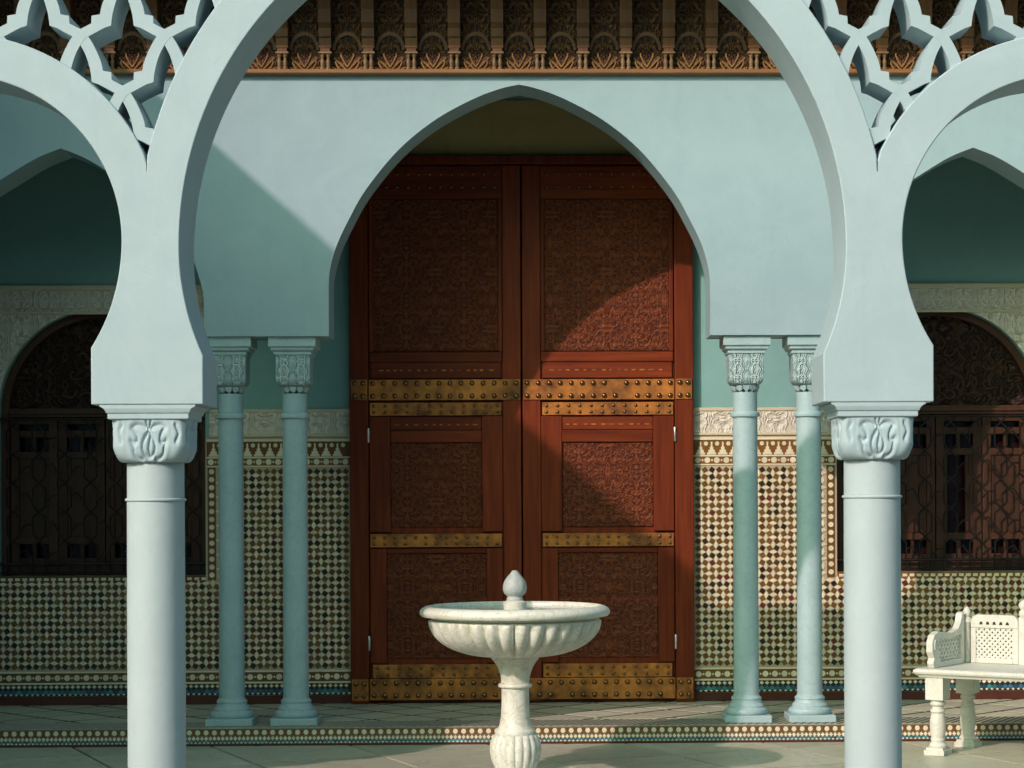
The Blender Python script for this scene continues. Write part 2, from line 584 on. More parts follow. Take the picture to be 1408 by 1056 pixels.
# ================================================================== REAR WALL
WCX, WR, WZS, WZB = 3.06, .75, W(.66), W(-.533)
DX, DZT = 1.252, W(2.515)     # door half width and top
TOPW = W(3.02)
wall = thing('rear_wall', 'turquoise rear wall, its paint deepened to teal for porch shade, with zellige tile dado and carved stucco bands', 'wall', (0, YW, ZP))
def arch_pts(cx, r, zs, n=28):
    return [(cx + r * math.cos(math.pi - math.pi * i / n), zs + r * math.sin(math.pi - math.pi * i / n)) for i in range(n + 1)]
mb = MB()
Y2 = YW + .28
for s in (-1, 1):
    a, b = sorted((s * DX, s * (WCX - WR)))
    mb.box(a, b, YW, Y2, ZP, TOPW)
    a, b = sorted((s * (WCX - WR), s * (WCX + WR)))
    mb.box(a, b, YW, Y2, ZP, WZB)
    A = arch_pts(s * WCX, WR, WZS)
    mb.strip(A, [(p[0], TOPW) for p in A], YW, Y2)
    a, b = sorted((s * (WCX + WR), s * 6.0))
    mb.box(a, b, YW, Y2, ZP, TOPW)
mb.box(-DX, DX, YW, Y2, DZT, TOPW)
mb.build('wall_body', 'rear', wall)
# stucco friezes
FZ0, FZ1 = W(.474), W(.672)
for s in (-1, 1):
    a, b = sorted((s * (DX + .005), s * (WCX - WR - .03)))
    mb = MB(); mb.box(a, b, YW - .012, YW - .001, FZ0, FZ1); fz = mb.build('stucco_frieze', 'stucco', wall)
    mb = MB(); mb.box(a, b, YW - .020, YW - .0125, FZ1 - .02, FZ1 + .004); mb.box(a, b, YW - .020, YW - .0125, FZ0, FZ0 + .018)
    mb.build('fillet', 'stucco_plain', fz, off=tuple(wall['_base']), bevel=.003)
    a, b = sorted((s * (WCX + WR + .03), s * 5.9))
    mb = MB(); mb.box(a, b, YW - .012, YW - .001, FZ0, FZ1); mb.build('stucco_frieze', 'stucco', wall)
    # arched surround
    A = arch_pts(s * WCX, WR + .001, WZS)
    x0, x1 = s * WCX - WR - .03, s * WCX + WR + .03
    T = W(1.57)
    A2 = [(x0, WZS)] + A + [(x1, WZS)]
    mb = MB(); mb.strip(A2, [(min(max(p[0], x0), x1), T - .19) for p in A2], YW - .016, YW - .001)
    sur = mb.build('stucco_surround', 'stucco', wall)
    mb = MB(); mb.box(x0, x1, YW - .022, YW - .001, T - .19, T - .002); mb.build('stucco_band', 'stucco', wall)
    mb = MB(); mb.box(x0 - .01, x1 + .01, YW - .034, YW - .0225, T - .022, T + .01); mb.box(x0, x1, YW - .030, YW - .0225, T - .20, T - .178)
    mb.box(x0 - .008, x0 + .018, YW - .028, YW - .0165, WZS, T - .201); mb.box(x1 - .018, x1 + .008, YW - .028, YW - .0165, WZS, T - .201)
    mb.build('fillet', 'stucco_plain', sur, off=tuple(wall['_base']), bevel=.003)
# cream band above the door
mb = MB(); mb.box(-2.2, 2.2, YW - .012, YW - .001, DZT + .02, W(2.93)); mb.build('stucco_band', 'ochre', wall)

# ---- zellige dado
Z0 = W(-1.225); Z1 = W(.25); PI_ = .0525
def in_tiles(x, z, m=0.0):
    ax = abs(x)
    if ax < DX + .012 + m or ax > 4.9: return False
    if WCX - WR - .075 - m < ax < WCX + WR + .075 + m and z > WZB - .045 - m: return False
    return True
for s in (-1, 1):
    mb = MB()
    a, b = sorted((s * (DX + .004), s * (WCX - WR)))
    mb.box(a, b, YW - .006, YW - .0005, ZP, FZ0 - .001)
    a, b = sorted((s * (WCX - WR), s * (WCX + WR))); mb.box(a, b, YW - .006, YW - .0005, ZP, WZB)
    a, b = sorted((s * (WCX + WR), s * 5.9)); mb.box(a, b, YW - .006, YW - .0005, ZP, FZ0 - .001)
    mb.build('dado_bed', 'lightgrout', wall)
q = PI_ * .36
sqm = {}
sqpoly = [(-q * .62, q * .98), (-q * .98, q * .62), (-q * .98, -q * .62), (-q * .62, -q * .98), (q * .62, -q * .98), (q * .98, -q * .62), (q * .98, q * .62), (q * .62, q * .98)]
def rotp(p, a): return [(x * math.cos(a) - z * math.sin(a), x * math.sin(a) + z * math.cos(a)) for x, z in p]
q = PI_ * .325
SQ = [rotp([(-q, q), (q, q), (q, -q), (-q, -q)], R(a)) for a in (37, 53)]
for k in (0, 1):
    for mname in ('brown', 'red', 'black'):
        m_ = MB(); m_.prism(SQ[k], -.0125, -.005, 'XZ', back=False); sqm[(k, mname)] = m_.mesh('tile', mname)
L_, H_ = PI_ * .60, PI_ * .27
LOZ = [[(-H_, 0), (-H_ * .62, L_ * .42), (0, L_), (H_ * .62, L_ * .42), (H_, 0), (H_ * .62, -L_ * .42), (0, -L_), (-H_ * .62, -L_ * .42)]]
LOZ.append([(z, x) for x, z in LOZ[0]])
lzm = []
for k in (0, 1):
    m_ = MB(); m_.prism(LOZ[k], -.012, -.005, 'XZ', back=False); lzm.append(m_.mesh('tile', 'white'))
nrow = int((Z1 - Z0) / PI_)
singles = 0
stuff = {-1: MB(), 1: MB()}
rng = random.Random(3)
def putpoly(mb, poly, x, z, mi, y0):
    x += rng.uniform(-.0012, .0012); z += rng.uniform(-.0012, .0012); poly = rotp(poly, rng.uniform(-.06, .06))
    mb.prism([(x + a, z + b) for a, b in poly], YW + y0, YW - .005, mi=mi, back=False)
for s in (-1, 1):
    ncol = int((4.9 - DX) / PI_)
    for i in range(ncol):
        for j in range(nrow):
            x = s * (DX + .035 + i * PI_); z = Z0 + .028 + j * PI_
            single = (s == 1 and i < 6 and j < nrow)
            if in_tiles(x, z, .012):
                k = (i + j) % 2
                rr = rng.random()
                mn = 'brown' if rr < .68 else ('red' if rr < .80 else 'black')
                if single and singles < 300:
                    inst('tile', sqm[(k, mn)], wall, (x, 0, z - ZP)); singles += 1
                else:
                    putpoly(stuff[s], SQ[k], x, z, {'brown': 0, 'red': 1, 'black': 2}[mn], -.0125 - rng.random() * .0008)
            xm, zm = x + s * PI_ / 2, z + PI_ / 2
            if j < nrow - 1 and in_tiles(xm, zm, .014):
                k = (i + j + (s < 0)) % 2
                if single and i < 5 and singles < 300:
                    inst('tile', lzm[k], wall, (xm, 0, zm - ZP)); singles += 1
                else:
                    putpoly(stuff[s], LOZ[k], xm, zm, 3, -.012 - rng.random() * .0008)
for s in (-1, 1):
    o = stuff[s].build('tile_field', ['brown', 'red', 'black', 'white'], wall); o['kind'] = 'stuff'

def runs(z):
    """x ranges of the wall that carry tiles at height z"""
    if z > WZB - .045:
        return [(-5.8, -(WCX + WR + .01)), (-(WCX - WR - .01), -(DX + .006)), (DX + .006, WCX - WR - .01), (WCX + WR + .01, 5.8)]
    return [(-5.8, -(DX + .006)), (DX + .006, 5.8)]
def lines(z0, z1, mat, proud, name):
    mb = MB()
    for a, b in runs((z0 + z1) / 2):
        mb.box(a, b, YW - proud, YW - .005, z0, z1)
    return mb.build(name, mat, wall)
lines(ZP + .001, ZP + .062, 'redband', .018, 'skirting_band')
lines(W(-1.325), W(-1.313), 'white', .013, 'white_line')
lines(W(-1.243), W(-1.231), 'white', .013, 'white_line')
lines(W(.255), W(.263), 'white', .013, 'white_line')
lines(W(.318), W(.328), 'white', .013, 'white_line')
lines(W(.440), W(.458), 'white', .014, 'white_line')
def chain(mb, za, zb, mi_bg=0):
    zc = (za + zb) / 2
    for a, b in runs(zc):
        mb.box(a, b, YW - .0085, YW - .005, za, zb, 0)
        x = a + .03
        while x < b - .02:
            mb.prism([(x + .0225 * math.cos(R(t)), zc + .0225 * math.sin(R(t))) for t in range(22, 382, 45)], YW - .0125, YW - .008, mi=1, back=False)
            if x + .035 < b - .01:
                mb.prism([(x + .035 - .009, zc), (x + .035, zc + .009), (x + .044, zc), (x + .035, zc - .009)], YW - .0125, YW - .008, mi=1, back=False)
            x += .070
mb = MB(); chain(mb, W(-1.311), W(-1.245)); chain(mb, W(.265), W(.316))
o = mb.build('chain_band', ['brown', 'white'], wall); o['kind'] = 'stuff'
# teal zigzag base band
mb = MB()
zb = ZP + .064
for a, b in runs(zb):
    mb.box(a, b, YW - .0085, YW - .005, zb, W(-1.327), 0)
    x = a + .025
    while x < b - .02:
        mb.prism([(x - .016, zb + .068), (x, zb + .083), (x + .016, zb + .068), (x, zb + .054)], YW - .0125, YW - .008, mi=1, back=False)
        mb.prism([(x - .018, zb + .035), (x - .0005, zb + .050), (x + .018, zb + .035), (x + .018, zb + .022), (x, zb + .014), (x - .018, zb + .022)], YW - .0125, YW - .008, mi=2 if rng.random() < .6 else 3, back=False)
        mb.prism([(x + .008, zb + .012), (x + .0195, zb + .02), (x + .031, zb + .012), (x + .0195, zb + .003)], YW - .0125, YW - .008, mi=1, back=False)
        x += .039
o = mb.build('zigzag_band', ['black', 'white', 'teal', 'blue'], wall); o['kind'] = 'stuff'
# stepped merlons under the frieze
MP = .082
m_ = MB()
m_.prism([(-.034, 0), (.034, 0), (.034, .016), (.024, .016), (.024, .036), (.013, .036), (.013, .058), (.006, .058), (.006, .094), (-.006, .094), (-.006, .058), (-.013, .058), (-.013, .036), (-.024, .036), (-.024, .016), (-.034, .016)], -.0125, -.008, 'XZ', back=False)
merl = m_.mesh('tile', 'white')
m_ = MB(); m_.prism([(.016 * math.cos(R(t)), .016 * math.sin(R(t))) for t in range(22, 382, 45)], -.0125, -.008, 'XZ', back=False); dotm = m_.mesh('tile', 'white')
mb = MB()
for a, b in runs(W(.38)):
    mb.box(a, b, YW - .0085, YW - .005, W(.330), W(.438))
    x = a + .05
    while x < b - .045:
        if abs(x) < 4.6:
            inst('tile', merl, wall, (x, 0, W(.331) - ZP))
            if x + MP / 2 < b - .02:
                inst('tile', dotm, wall, (x + MP / 2, 0, W(.412) - ZP))
        x += MP
mb.build('merlon_bed', 'brown', wall)
# upright chain borders beside and below the windows
mb = MB()
for s in (-1, 1):
    for e in (-1, 1):
        xc = s * WCX + e * (WR + .045)
        mb.box(xc - .030, xc + .030, YW - .0085, YW - .005, WZB - .04, W(.25), 0)
        z = WZB
        while z < W(.24):
            mb.prism([(xc + .02 * math.cos(R(t)), z + .02 * math.sin(R(t))) for t in range(22, 382, 45)], YW - .0125, YW - .008, mi=1, back=False)
            z += .058
    mb.box(s * WCX - WR - .0, s * WCX + WR, YW - .0085, YW - .005, WZB - .058, WZB, 0)
    x = s * WCX - WR + .03
    while x < s * WCX + WR:
        mb.box(x - .017, x + .017, YW - .0125, YW - .008, WZB - .036, WZB - .016, 1)
        x += .052
o = mb.build('window_border', ['brown', 'white'], wall); o['kind'] = 'stuff'

# ================================================================== WINDOWS
def window(s, label):
    cx = s * WCX
    t = thing('arched_window', label, 'window', (cx, YW, WZB), 'arched windows in the rear wall')
    def B(mb, name, mat, par=None, **k):
        o = mb.build(name, mat, par or t, off=(cx, YW, WZB), **k)
        return o
    r = WR - .002
    # frame
    A = [(cx - r, WZB + .002)] + arch_pts(cx, r, WZS) + [(cx + r, WZB + .002)]
    r3 = r - .055
    Bp = [(cx - r3, WZB + .002)] + arch_pts(cx, r3, WZS) + [(cx + r3, WZB + .002)]
    mb = MB(); mb.strip(A, Bp, YW + .06, YW + .20); B(mb, 'frame', 'brownwood', bevel=.004)
    mb = MB(); mb.box(cx - r3, cx + r3, YW + .07, YW + .19, WZB + .002, WZB + .075); B(mb, 'sill', 'brownwood', bevel=.004)
    mb = MB(); mb.box(cx - r3, cx + r3, YW + .06, YW + .19, WZS - .035, WZS + .03); mb.box(cx - r3, cx + r3, YW + .045, YW + .06, WZS - .012, WZS + .008)
    B(mb, 'transom', 'brownwood', bevel=.004)
    # tympanum with carved leaf work
    A = arch_pts(cx, r3, WZS)
    mb = MB(); mb.strip(A, [(p[0], WZS + .03) for p in A], YW + .13, YW + .16); ty = B(mb, 'tympanum', 'darkcarve')
    mb = MB()
    rr = random.Random(11 + s)
    for k in range(26):
        a = rr.uniform(.1, math.pi - .1); d = rr.uniform(.1, .55)
        x0, z0 = cx + d * math.cos(a), WZS + .08 + d * math.sin(a)
        if (x0 - cx) ** 2 + (z0 - WZS) ** 2 > .55 ** 2: continue
        b0 = rr.uniform(0, 6.28); pts = []
        for i in range(9):
            f_ = i / 8
            pts.append((x0 + .07 * f_ * math.cos(b0 + 3.5 * f_), YW + .125, z0 + .07 * f_ * math.sin(b0 + 3.5 * f_)))
        mb.tube(pts, .009, 6)
    B(mb, 'scrollwork', 'brownwood', ty, smooth=60)
    # four shutters
    zt, zb = WZS - .036, WZB + .076
    wl = 2 * r3 / 4
    for k in range(4):
        a = cx - r3 + k * wl + .004; b = a + wl - .008
        mb = MB()
        yo = YW + .10
        mb.box(a, a + .062, yo, yo + .035, zb, zt); mb.box(b - .062, b, yo, yo + .035, zb, zt)
        hz = [zb, zb + .045, zb + .15, zb + .20, zt - .28, zt - .235, zt - .14, zt - .095, zt]
        for z0, z1 in ((zb, zb + .05), (zb + .155, zb + .205), (zt - .30, zt - .25), (zt - .145, zt - .095), (zt - .05, zt)):
            mb.box(a + .062, b - .062, yo + .002, yo + .033, z0, z1)
        sh = B(mb, 'shutter', 'brownwood', bevel=.003)
        mid = (a + b) / 2
        mb = MB()
        if k != 2 or s < 0: mb.box(a + .064, b - .064, yo + .014, yo + .024, zb + .207, zt - .302)
        else:
            mb.box(a + .064, a + .085, yo + .014, yo + .024, zb + .207, zt - .302); mb.box(b - .12, b - .064, yo + .014, yo + .024, zb + .207, zt - .302)
        B(mb, 'panel', 'brownwood', sh)
        mb = MB(); mb.box(mid - .012, mid + .012, yo + .01, yo + .03, zb + .05, zb + .155); mb.box(mid - .012, mid + .012, yo + .01, yo + .03, zt - .25, zt - .145)
        B(mb, 'mullion', 'brownwood', sh)
    mb = MB(); mb.box(cx - r3, cx + r3, YW + .19, YW + .20, WZB + .005, WZS); B(mb, 'pane', 'glass')
    # iron grille of linked octagons
    gy = YW + .02
    gr = MB()
    zlo, zhi = WZB + .01, WZS - .05
    gr.tube([(cx - r, gy, zlo + .075), (cx + r, gy, zlo + .075)], .011)
    gr.tube([(cx - r, gy, zhi), (cx + r, gy, zhi)], .009)
    gr.tube([(cx - r, gy, zlo + .008), (cx + r, gy, zlo + .008)], .009)
    grille = B(gr, 'grille', 'iron', smooth=60)
    np_ = 8; pit = 2 * r / np_
    per = (zhi - zlo - .08) / 5
    for i in range(np_):
        xc = cx - r + (i + .5) * pit
        for e in (-1, 1):
            pts = [(xc + e * .046, gy + e * .004, zlo)]
            z = zlo + .08
            ee = e
            for k in range(5):
                pts += [(xc + ee * .046, gy + e * .004, z + per * .12), (xc + ee * .046, gy + e * .004, z + per * .58), (xc - ee * .046, gy + e * .004, z + per * .98)]
                ee = -ee
                z += per
            m_ = MB(); m_.tube(pts, .0075, 6); B(m_, 'bar', 'iron', grille, smooth=60)
    for k in range(5):
        z = zlo + .08 + per * (k + .35)
        m_ = MB()
        for i in range(np_ - 1):
            xa = cx - r + (i + .5) * pit + .046; xb = xa + pit - .092
            dz = .05 if (i + k) % 2 else 0
            m_.tube([(xa, gy + .001, z - dz), ((xa + xb) / 2, gy + .001, z + (.05 - dz) * .5), (xb, gy + .001, z - .05 + dz)], .0065, 6)
        B(m_, 'link', 'iron', grille, smooth=60)
    return t
window(-1, 'arched window with black iron grille and dark shutters, deep in shade')
window(1, 'arched window with iron grille whose shutter edge glows orange, behind the bench')
mb = MB()
mb.box(-6, 6, 15.75, 15.85, ZP, TOPW)
mb.box(-6, -5.9, YW + .29, 15.74, ZP, TOPW); mb.box(5.9, 6, YW + .29, 15.74, ZP, TOPW)
tag(mb.build('room_shell', 'dark'), kind='structure')  # near-black colour stands in for the unlit room

# ================================================================== DOOR
door = thing('double_door', 'tall red-brown carved double door with studded brass straps', 'door', (0, YW, ZP))
YD = YW - .045     # leaf face
def D(mb, name, mat, par=None, **k):
    return mb.build(name, mat, par or door, off=(0, YW, ZP), **k)
mb = MB()
jw = .135
mb.box(-DX, -DX + jw, YW - .085, YW + .12, ZP + .003, DZT); mb.box(DX - jw, DX, YW - .085, YW + .12, ZP + .003, DZT)
mb.box(-DX + jw, DX - jw, YW - .083, YW + .12, DZT - .06, DZT)
D(mb, 'frame', 'redwood', bevel=.006)
PX = lambda px: (px - 715.5) / 187.7       # widths read on the wall plane
PZ = lambda py: W((690 - py) / 187.7)
XL0, XL1 = .006, DX - jw - .003
stud = MB(); stud.lathe([(.019, 0), (.0185, .006), (.014, .013), (.006, .018), (.001, .0185)], 10)
studm = stud.mesh('stud', 'stud', smooth=70)
stud2 = MB(); stud2.lathe([(.013, 0), (.0125, .004), (.009, .009), (.001, .012)], 8)
studm2 = stud2.mesh('stud', 'stud', smooth=70)
def strap(x0, x1, z0, z1, y, rows, pitch, sm):
    mb = MB()
    mb.box(x0, x1, y - .009, y - .0005, z0, z1)
    st = D(mb, 'strap', 'brass', bevel=.002)
    n = max(2, round((x1 - x0 - .06) / pitch) + 1)
    for r_ in rows:
        for i in range(n):
            xx = x0 + .03 + (x1 - x0 - .06) * i / (n - 1)
            if rng.random() < .03: continue
            inst('stud', sm, st, (xx, y - .0088 - YW, z0 + (z1 - z0) * r_ - ZP), (R(90), 0, 0))
    return st
for s in (-1, 1):
    def X(a, b): return tuple(sorted((s * a, s * b)))
    leaf = MB()
    a, b = X(XL0, XL1); leaf.box(a, b, YD + .02, YD + .07, ZP + .006, DZT - .063)
    lf = D(leaf, 'leaf', 'redwood')
    stile = .135
    xi0, xi1 = XL0 + stile, XL1 - .004      # inset field
    def piece(name, x0, x1, z0, z1, proud, mat, bev=.004, y=None):
        m_ = MB(); a, b = X(x0, x1); m_.box(a, b, YD - proud, YD + .0195, z0, z1); return D(m_, name, mat, lf, bevel=bev)
    piece('stile', XL0, XL0 + stile - .004, ZP + .01, DZT - .07, .012, 'redwood')
    ft, fb = PZ(300), PZ(486)
    piece('rail', xi0, xi1, DZT - .28, DZT - .075, .004, 'redwood_h')
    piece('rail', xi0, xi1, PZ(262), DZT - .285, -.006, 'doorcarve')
    piece('rail', xi0, xi1, PZ(276), PZ(262.5), .006, 'redwood_h')
    # upper carved field with raised stiles
    piece('stile', xi1 - .03, xi1, PZ(485.5), PZ(276.5), .004, 'redwood')
    piece('stile', xi0, xi0 + .03, PZ(485.5), PZ(276.5), .004, 'redwood')
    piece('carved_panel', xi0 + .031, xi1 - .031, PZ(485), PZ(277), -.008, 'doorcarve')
    piece('rail', xi0, xi1, PZ(500), PZ(486), .006, 'redwood_h', .008)
    ins = piece('inscribed_strip', xi0 + .01, xi1 - .01, PZ(522), PZ(500.5), -.002, 'redwood_h')
    m_ = MB()
    k = 0; xx = xi0 + .06
    while xx < xi1 - .07:
        wv = rng.uniform(.018, .04); a, b = X(xx, xx + wv)
        m_.box(a, b, YD - .003, YD + .0015, PZ(512), PZ(510.2)); xx += wv + rng.uniform(.02, .045)
    D(m_, 'inlay', 'brass', lf)
    # wicket
    piece('stile', xi0, xi0 + .15, PZ(732), PZ(574), .010, 'redwood')
    piece('stile', xi1 - .15, xi1, PZ(732), PZ(574), .010, 'redwood')
    piece('inscribed_strip', xi0 + .152, xi1 - .152, PZ(593), PZ(574), -.001, 'redwood_h')
    m_ = MB(); xx = xi0 + .18
    while xx < xi1 - .2:
        wv = rng.uniform(.016, .035); a, b = X(xx, xx + wv)
        m_.box(a, b, YD - .0025, YD + .0012, PZ(586.4), PZ(584.6)); xx += wv + rng.uniform(.025, .05)
    D(m_, 'inlay', 'brass', lf)
    piece('rail', xi0 + .152, xi1 - .152, PZ(610), PZ(593.5), .007, 'redwood_h', .006)
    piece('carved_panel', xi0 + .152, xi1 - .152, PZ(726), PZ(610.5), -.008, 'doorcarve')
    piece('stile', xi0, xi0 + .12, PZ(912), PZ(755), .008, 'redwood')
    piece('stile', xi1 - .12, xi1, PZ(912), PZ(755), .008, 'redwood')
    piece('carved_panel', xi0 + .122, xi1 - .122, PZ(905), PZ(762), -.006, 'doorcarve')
    piece('rail', xi0 + .122, xi1 - .122, PZ(761.5), PZ(755), .006, 'redwood_h')
    # brass straps
    a, b = X(XL0 + .004, DX - .008)
    strap(*X(XL0 + .004, XL1 + .0), PZ(552), PZ(524), YD - .0125, (.2, .82), .083, studm)
    strap(*X(DX - jw + .006, DX - .01), PZ(552), PZ(524), YW - .0855, (.2, .82), .083, studm)
    strap(*X(xi0 + .008, xi1 - .004), PZ(573), PZ(555.5), YD - .0105, (.25, .75), .083, studm2)
    strap(*X(xi0 + .008, xi1 - .004), PZ(753), PZ(735), YD - .0105, (.25, .75), .075, studm2)
    strap(*X(xi0 + .008, xi1 - .02), PZ(932), PZ(913.5), YD - .0105, (.25, .75), .083, studm2)
    strap(*X(XL0 + .004, XL1), PZ(962), PZ(933), YD - .0125, (.22, .8), .083, studm)
    strap(*X(DX - jw + .006, DX - .01), PZ(962), PZ(933), YW - .0855, (.22, .8), .083, studm)
    # dark studs of the top rail
    for i in range(12):
        for zz in (DZT - .13, DZT - .225):
            inst('stud', studm2, door, (s * (xi0 + .05 + i * (xi1 - xi0 - .1) / 11), YD - .0045 - YW, zz - ZP), (R(90), 0, 0))
    for pz in (600, 884):
        m_ = MB(); m_.lathe([(.008, PZ(pz + 10)), (.011, PZ(pz + 9)), (.011, PZ(pz - 9)), (.008, PZ(pz - 10))], 10, (s * (XL1 + .002), YD - .045)); D(m_, 'hinge', 'steel', smooth=40)

# ================================================================== INNER ARCADE (gallery)
CARCH = [(1.254, 1.086), (1.254, 1.40), (1.243, 1.53), (1.20, 1.68), (1.12, 1.85), (1.005, 2.05), (.79, 2.31), (.55, 2.505), (.30, 2.642), (.12, 2.71), (0, 2.737)]
SARCH = [(.93, 1.086), (.93, 1.32), (.90, 1.47), (.83, 1.66), (.70, 1.86), (.52, 2.03), (.36, 2.135), (.16, 2.255), (0, 2.32)]
def sp(pts):
    m = pts[0][0]                      # straight jamb belongs to the pier
    p = [(min(a, m), b) for a, b in spline([(a, W(b)) for a, b in pts], 6)]
    k = max(i for i in range(len(p)) if p[i][0] >= m - 1e-6)
    return p[k:]
SCX = 3.0
TOPI = W(2.795)
gal = thing('gallery_arcade', 'pale turquoise gallery wall pierced by pointed arches on paired columns', 'arcade', (0, YI0, W(1.086)))
mb = MB()
for s in (-1, 1):
    A = [(s * a, b) for a, b in sp(CARCH)]
    mb.strip(A, [(p[0], TOPI) for p in A], YI0, YI1, caps=False)
    mb.box(*sorted((s * 1.254, s * (SCX - .93))), YI0, YI1, W(1.086), TOPI)
    S_ = sp(SARCH)
    A = [(s * (SCX - a), b) for a, b in S_] + [(s * (SCX + a), b) for a, b in S_[::-1][1:]]
    mb.strip(A, [(p[0], TOPI) for p in A], YI0, YI1, caps=False)
    mb.box(*sorted((s * (SCX + .93), s * 5.6)), YI0, YI1, W(1.086), TOPI)
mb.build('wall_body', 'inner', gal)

def inner_column(loc, label):
    t = thing('gallery_column', label, 'column', loc, 'slender columns of the gallery', world=False)
    zt = W(1.086) - ZP
    mb = MB(); mb.box(-.155, .155, -.155, .155, 0, .047); mb.build('plinth', 'colm', t, bevel=.005, off=(0, 0, 0))
    pr = [(.135, .0475), (.142, .055), (.145, .068), (.140, .082), (.122, .090), (.118, .096), (.119, .104), (.110, .118), (.103, .122), (.100, .132), (.098, .142), (.102, .150), (.100, .158), (.091, .164), (.086, .175)]
    mb = MB(); mb.lathe(pr, 40); mb.build('base', 'colm', t, smooth=35, off=(0, 0, 0))
    zr = W(.568) - ZP; zn = W(.735) - ZP
    mb = MB(); mb.lathe([(.0845, .1745), (.0835, .8), (.082, zr - .02)], 40); mb.build('shaft', 'colm', t, smooth=35, off=(0, 0, 0))
    mb = MB(); mb.lathe([(.083, zr - .0195), (.097, zr - .014), (.100, zr), (.097, zr + .013), (.084, zr + .019)], 40); mb.build('ring', 'colm', t, smooth=35, off=(0, 0, 0))
    mb = MB(); mb.lathe([(.081, zr + .0185), (.0815, zn - .02)], 40); mb.build('neck', 'colm', t, smooth=35, off=(0, 0, 0))
    mb = MB()
    for i in range(12):
        a = 2 * math.pi * i / 12
        mb.prism([(-.021, .036), (-.019, .012), (0, -.004), (.019, .012), (.021, .036)], 0, .02, 'XZ')
        k = len(mb.v) - 10
        for q_ in range(k, len(mb.v)):
            x_, y_, z_ = mb.v[q_]
            rr = .099 - y_ - (.036 - z_) * .35
            mb.v[q_] = (rr * math.cos(a) - x_ * math.sin(a), rr * math.sin(a) + x_ * math.cos(a), zn - .012 + z_)
    mb.build('leaf_ring', 'colm', t, off=(0, 0, 0))
    c0 = W(.772) - ZP; c1 = W(.968) - ZP
    pr = [(.082, c0 - .012), (.098, c0 - .004), (.107, c0 + .006), (.112, c0 + .02), (.114, c0 + .05), (.115, c1 - .03), (.116, c1)]
    mb = MB(); mb.lathe(pr, 96, sq=[.5, 1, 1.5, 2, 2.4, 2.4, 2.4]); mb.build('capital', 'colcap', t, smooth=45, off=(0, 0, 0))
    mb = MB(); mb.box(-.124, .124, -.124, .124, c1 + .0005, c1 + .024); mb.build('necking', 'colm', t, bevel=.004, off=(0, 0, 0))
    mb = MB()
    a0 = c1 + .0245
    rows = [(.132, a0), (.141, a0 + .008), (.141, a0 + .022), (.150, a0 + .027), (.156, a0 + .030), (.156, zt - .001)]
    vs_, fs_ = [], []
    for r_, z_ in rows: vs_ += [(-r_, -r_, z_), (r_, -r_, z_), (r_, r_, z_), (-r_, r_, z_)]
    for k in range(len(rows) - 1):
        for i in range(4): fs_.append((k * 4 + i, k * 4 + (i + 1) % 4, k * 4 + 4 + (i + 1) % 4, k * 4 + 4 + i))
    fs_ += [(3, 2, 1, 0), tuple(4 * (len(rows) - 1) + i for i in range(4))]
    mb.add(vs_, fs_); mb.build('abacus', 'colm', t, off=(0, 0, 0), bevel=.002)
    return t
yc = (YI0 + YI1) / 2
c0_ = None
LBL = {(-1.50): 'slender turquoise column beside the door, on the dark shaded side', (-1.925): 'slender turquoise column, outer one of the pair beside the shaded window',
       (1.50): 'slender turquoise column beside the door edge that catches the sun', (1.925): 'slender turquoise column, outer one of the pair on the bench side'}
for xx in (-1.50, -1.925, 1.50, 1.925):
    if c0_ is None: c0_ = inner_column((xx, yc, ZP), LBL[xx])
    else: copy_tree(c0_, (xx, yc, ZP), LBL[xx])
for xx, l_ in ((-4.1, 'slender turquoise column under the far gallery pier past the shaded window'), (4.1, 'slender turquoise column under the far gallery pier behind the bench')):
    copy_tree(c0_, (xx, yc, ZP), l_)

# porch ceiling and beam
mb = MB(); mb.box(-6, 6, YI1 + .001, YW - .001, W(3.02), W(3.06))
pc = tag(mb.build('porch_ceiling', 'ceiling'), kind='structure')
mb = MB(); mb.box(-5.9, 5.9, 14.45, 14.58, W(2.90), W(3.019)); mb.build('beam', 'ceiling', pc, off=(0, 0, 0))
for s in (-1, 1):
    mb = MB(); mb.box(*sorted((s * 5.6, s * 6.0)), YI0 + .001, YW + .28, ZP, W(3.019))
    tag(mb.build('gallery_end_wall', 'inner'), kind='structure')

# ================================================================== WOODEN EAVES
ev = thing('wooden_eaves', 'carved brown wooden eaves with rows of brackets above the gallery', 'eaves', (0, YI0, TOPI))
EB = TOPI
def E_(mb, name, mat, par=None, **k): return mb.build(name, mat, par or ev, off=(0, YI0, TOPI), **k)
ZE = W(3.70)
mb = MB(); mb.box(-6, 6, YI0 + .02, YI0 + .3, EB + .001, ZE); E_(mb, 'frieze_board', 'eavecarve')
mb = MB(); mb.prism([(YI0 - .052, EB + .034), (YI0 - .058, EB + .030), (YI0 - .058, EB + .008), (YI0 - .045, EB + .0005), (YI0 + .019, EB + .0005), (YI0 + .019, EB + .034)], -6, 6, 'YZ'); E_(mb, 'moulding', 'eaveh', bevel=.003)
mb = MB(); mb.box(-6.2, 6.2, 12.45, YI0 + .3, ZE + .001, ZE + .05); E_(mb, 'soffit', 'eave')
mb = MB(); mb.box(-6.2, 6.2, 12.41, 12.449, ZE - .05, ZE + .16); E_(mb, 'fascia', 'eave')
mb = MB(); mb.prism([(12.40, ZE + .161), (12.40, ZE + .20), (17.5, ZE + 1.7), (17.5, ZE + .161)], -6.4, 6.4, 'YZ'); E_(mb, 'roof', 'roof')
BP = .2815
br = MB()
